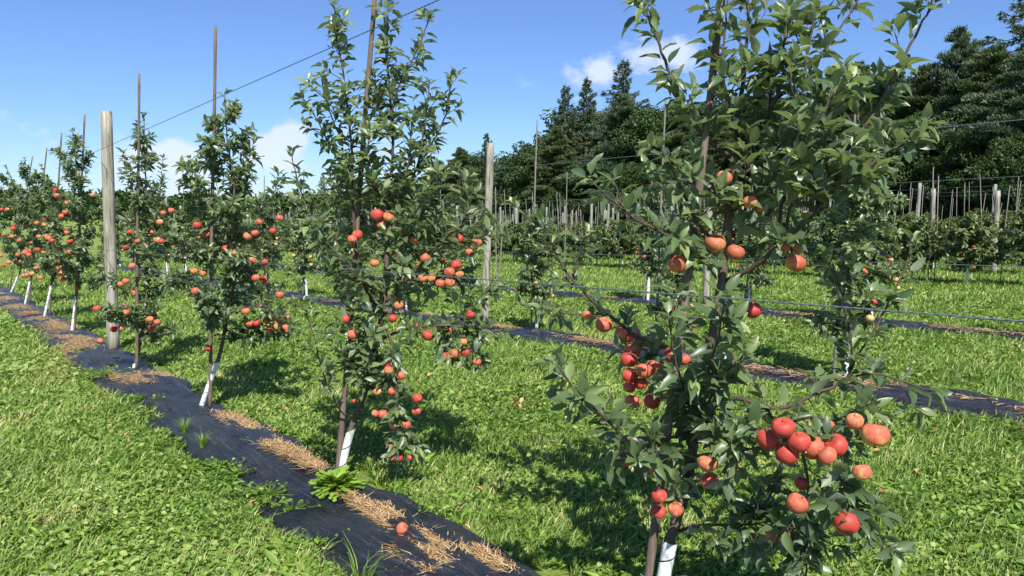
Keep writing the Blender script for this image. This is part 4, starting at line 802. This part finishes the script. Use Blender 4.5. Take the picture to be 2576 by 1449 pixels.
    x=np.concatenate([x,cx]); y=np.concatenate([y,cy]); n=len(x); p=np.stack([x,y,gz(x,y)+R.uniform(.02,.06,n)],-1); mb=MB(); leaves(mb,p,rv(n)*np.array([1,1,.4]),UP+rv(n)*.5,R.uniform(.03,.065,n),R.random(n),0,1,1.2); o=obj('dead_leaves',mb.build('dead_leaves',[M['dead']])); tag(o,'brown fallen leaves lying in the grass','leaves',kind='stuff')
ground_cover()
def straw():
    global R
    R=np.random.default_rng(8); mb=MB()
    pat=[]
    for (x,y,k,su,sw) in [(600,1078,900,.22,.07),(660,1120,1300,.22,.08),(720,1155,1200,.18,.07),(780,1190,700,.13,.05),(930,1312,260,.15,.03),(985,1325,200,.09,.035),(960,1350,240,.12,.02),(1020,1378,500,.15,.03),(1090,1400,520,.12,.05),(1120,1440,520,.11,.04),(1200,1440,300,.12,.035),(1050,1450,600,.1,.04),(900,1290,160,.12,.03),(1260,1449,200,.1,.02),(1225,1425,160,.08,.025),
        (350,972,900,.22,.12),(420,962,500,.2,.08),(290,962,300,.2,.04),(270,1000,200,.2,.03)]:
        g=gpx(x,y); pat.append((g[:2]@D,g[:2]@Wv,k,su,sw,1))
    for u in (10.6,11.2,11.8,12.8,13.6,14.2,15.6,16.4,17.2,18.8,19.6,21,22.5): pat.append((u,1.6+R.uniform(-.1,.1),1300,.32,.17,1))
    for u in (1.2,2.6,3.1,4.2,6.1,6.6,8.2,9.6,11,13.5,16,19): pat.append((u,6.3+R.uniform(-.12,.1),420,.38,.09,1.5))
    for u in (1.5,3.4,5.6,7.4,9.6,12,14.5,18,22): pat.append((u,10.25,260,.45,.09,2))
    pat.append((10.0,1.35,900,.5,.12,1)); pat.append((8.9,1.1,700,.35,.18,1))
    for u0,w0,k,su,sw,sc in pat:
        u=u0+R.uniform(-1.9,1.9,k)*su*R.uniform(.4,1,k); w=w0+R.normal(0,sw*.62,k); X=D[0]*u+Wv[0]*w; Y=D[1]*u+Wv[1]*w
        t=np.abs((w-1.66)/.35) if w0<3 else np.abs((w-(6.33 if w0<8 else 10.3))/.33)
        Z=gz(X,Y)+.024+.055*np.clip(1-t**2.2,0,1)+R.uniform(0,.012,k); p=np.stack([X,Y,Z],-1)
        a=R.normal(0,.8,k)+math.atan2(D[1],D[0])+.35; d=np.stack([np.cos(a),np.sin(a),R.normal(0,.05,k)],-1); L=(R.uniform(.02,.085,k)*sc**.5)[:,None]; b=np.stack([-np.sin(a),np.cos(a),0*a],-1)*.0014*sc*(1.3 if w0<3 else 2)
        e=p+d*L*.5+rv(k)*.006; f=p+d*L+rv(k)*.006
        V=np.stack([p-b,p+b,e+b,e-b,f+b*.6,f-b*.6],1).reshape(-1,3); i=(np.arange(k)*6)[:,None]; mb.add(V,np.vstack([i+np.array([[0,1,2,3]]),i+np.array([[3,2,4,5]])]),0,np.repeat(np.clip(R.normal(.5,.33,k),0,1),6))
    o=obj('straw',mb.build('straw',[M['straw']])); tag(o,'dry straw scattered over the black plastic strips','straw',kind='stuff')
straw()
# weeds as single plants
def weed(px,rad_,h,n,kind,label,cat='weed'):
    b=gpx(*px); mb=MB(); a=R.uniform(0,6.28,n)
    b[2]=max(b[2],b[2]+.0)
    if kind=='rosette':
        for i in range(n):
            el=R.uniform(.1,1.35); d=np.array([math.cos(a[i])*math.cos(el),math.sin(a[i])*math.cos(el),math.sin(el)]); L=rad_*R.uniform(.7,1.2)
            # toothed leaf: stem with pairs of lobes
            q=spline([(0,0,.0),d*L*.55,d*L+np.array([math.cos(a[i]),math.sin(a[i]),-.6])*L*.25],L/6); 
            side=np.cross(d,UP); side/=np.linalg.norm(side)+1e-9; w_=[.1,.55,.3,.9,.45,1.0,.4,.7,0][:len(q)]; w_=np.interp(np.linspace(0,1,len(q)),np.linspace(0,1,len(w_)),w_)*L*.14
            V=np.concatenate([np.stack([q-side*w_[:,None]+UP*.008,q,q+side*w_[:,None]+UP*.008],1)]).reshape(-1,3); k=len(q)
            Q=[(3*j+s,3*j+s+1,3*j+s+4,3*j+s+3) for j in range(k-1) for s in (0,1)]; mb.add(V,Q,0,R.uniform(.2,1))
    elif kind=='grass':
        for i in range(n):
            L=h*R.uniform(.5,1.1); d=np.array([math.cos(a[i]),math.sin(a[i]),0]); q=spline([np.array([0,0,0])+d*R.uniform(0,.02),d*L*R.uniform(.1,.45)+UP*L*.6,d*L*R.uniform(.3,1.0)+UP*L*R.uniform(.5,.95)],L/5)
            sdv=np.array([-d[1],d[0],0]); w_=np.linspace(.0026,.0004,len(q))[:,None]; V=np.stack([q-sdv*w_,q+sdv*w_],1).reshape(-1,3); mb.add(V,[(2*j,2*j+1,2*j+3,2*j+2) for j in range(len(q)-1)],0,R.uniform(.3,.9))
    else:
        pp=np.stack([R.normal(0,rad_*.7,n)-.3*rad_,R.normal(0,rad_*.35,n),R.uniform(.005,h,n)],-1); dd=rv(n)*np.array([1,1,.4]); leaves(mb,pp,dd,UP+rv(n)*.5,R.uniform(.016,.036,n),R.uniform(.0,.9,n),0,1,1.6,(0,.3))
        for i in range(n): mb.tube(np.array([(0,0,0),pp[i]*.6,pp[i]]),.0015,4)
    w=b[:2]@Wv; u=b[:2]@D
    if abs(w-1.66)<.33: b[2]=matz(u,w)-.005
    o=obj('weed',mb.build('weed',[M['weed']]),None,tuple(b)); tag(o,label,cat,'weeds growing through the plastic')
R=np.random.default_rng(4)
weed((850,1262),.115,.1,150,'rosette','bright green bushy weed clump at the foot of the centre left tree')
weed((905,1500),.1,.24,34,'grass','long bladed grass tuft at the bottom edge on the plastic','grass tuft')
weed((465,1105),.1,.13,60,'grass','grass tuft upper one left of the straw patch','grass tuft')
weed((510,1145),.1,.13,60,'grass','grass tuft lower one left of the straw patch','grass tuft')
weed((560,1195),.12,.06,60,'creeper','creeping weed below the grass tufts on the plastic edge')
weed((600,1215),.10,.06,46,'creeper','creeping weed at the left edge of the black plastic')
weed((680,1265),.13,.05,56,'creeper','creeping leafy weed midway along the near plastic edge')
weed((740,1305),.08,.05,28,'creeper','small leafy sprig below the creeping weed on the plastic')
weed((350,1022),.12,.05,50,'creeper','flat weed on the plastic left of the leaning white guard')
weed((800,1400),.16,.06,70,'creeper','weed patch at the bottom left corner of the plastic')
weed((270,960),.2,.1,70,'creeper','weed clump on the plastic left of the slim tree')
weed((2385,1112),.2,.06,60,'creeper','weed on the second plastic strip near the right edge')
weed((1350,1320),.1,.06,40,'creeper','clover clump beside the plastic under the nearest tree shadow')
# fallen apples
def fallen(px,r,k,label,dz=0):
    b=gpx(*px); w=b[:2]@Wv;u=b[:2]@D
    if abs(w-1.66)<.33: b[2]=matz(u,w)
    o=place_apple(None,b+UP*(r*.82+dz),r,k); o.rotation_euler=(.5,.9,.4); tag(o,label,'apple','fallen apples'); obj('stem',STEM,o); return o
fallen((1013,1384),.031,'o','fallen orange red apple lying on straw on the black plastic')
fallen((2298,1000),.035,'r','fallen red apple in the grass beyond the second plastic strip',-.01)
fallen((276,1068),.03,'o','fallen orange apple in the grass left of the plastic',-.01)
fallen((1420,1235),.028,'o','fallen apple in the grass between the two largest trees',-.015)
fallen((1475,1250),.025,'r','half hidden red windfall in the grass under the nearest tree',-.02)
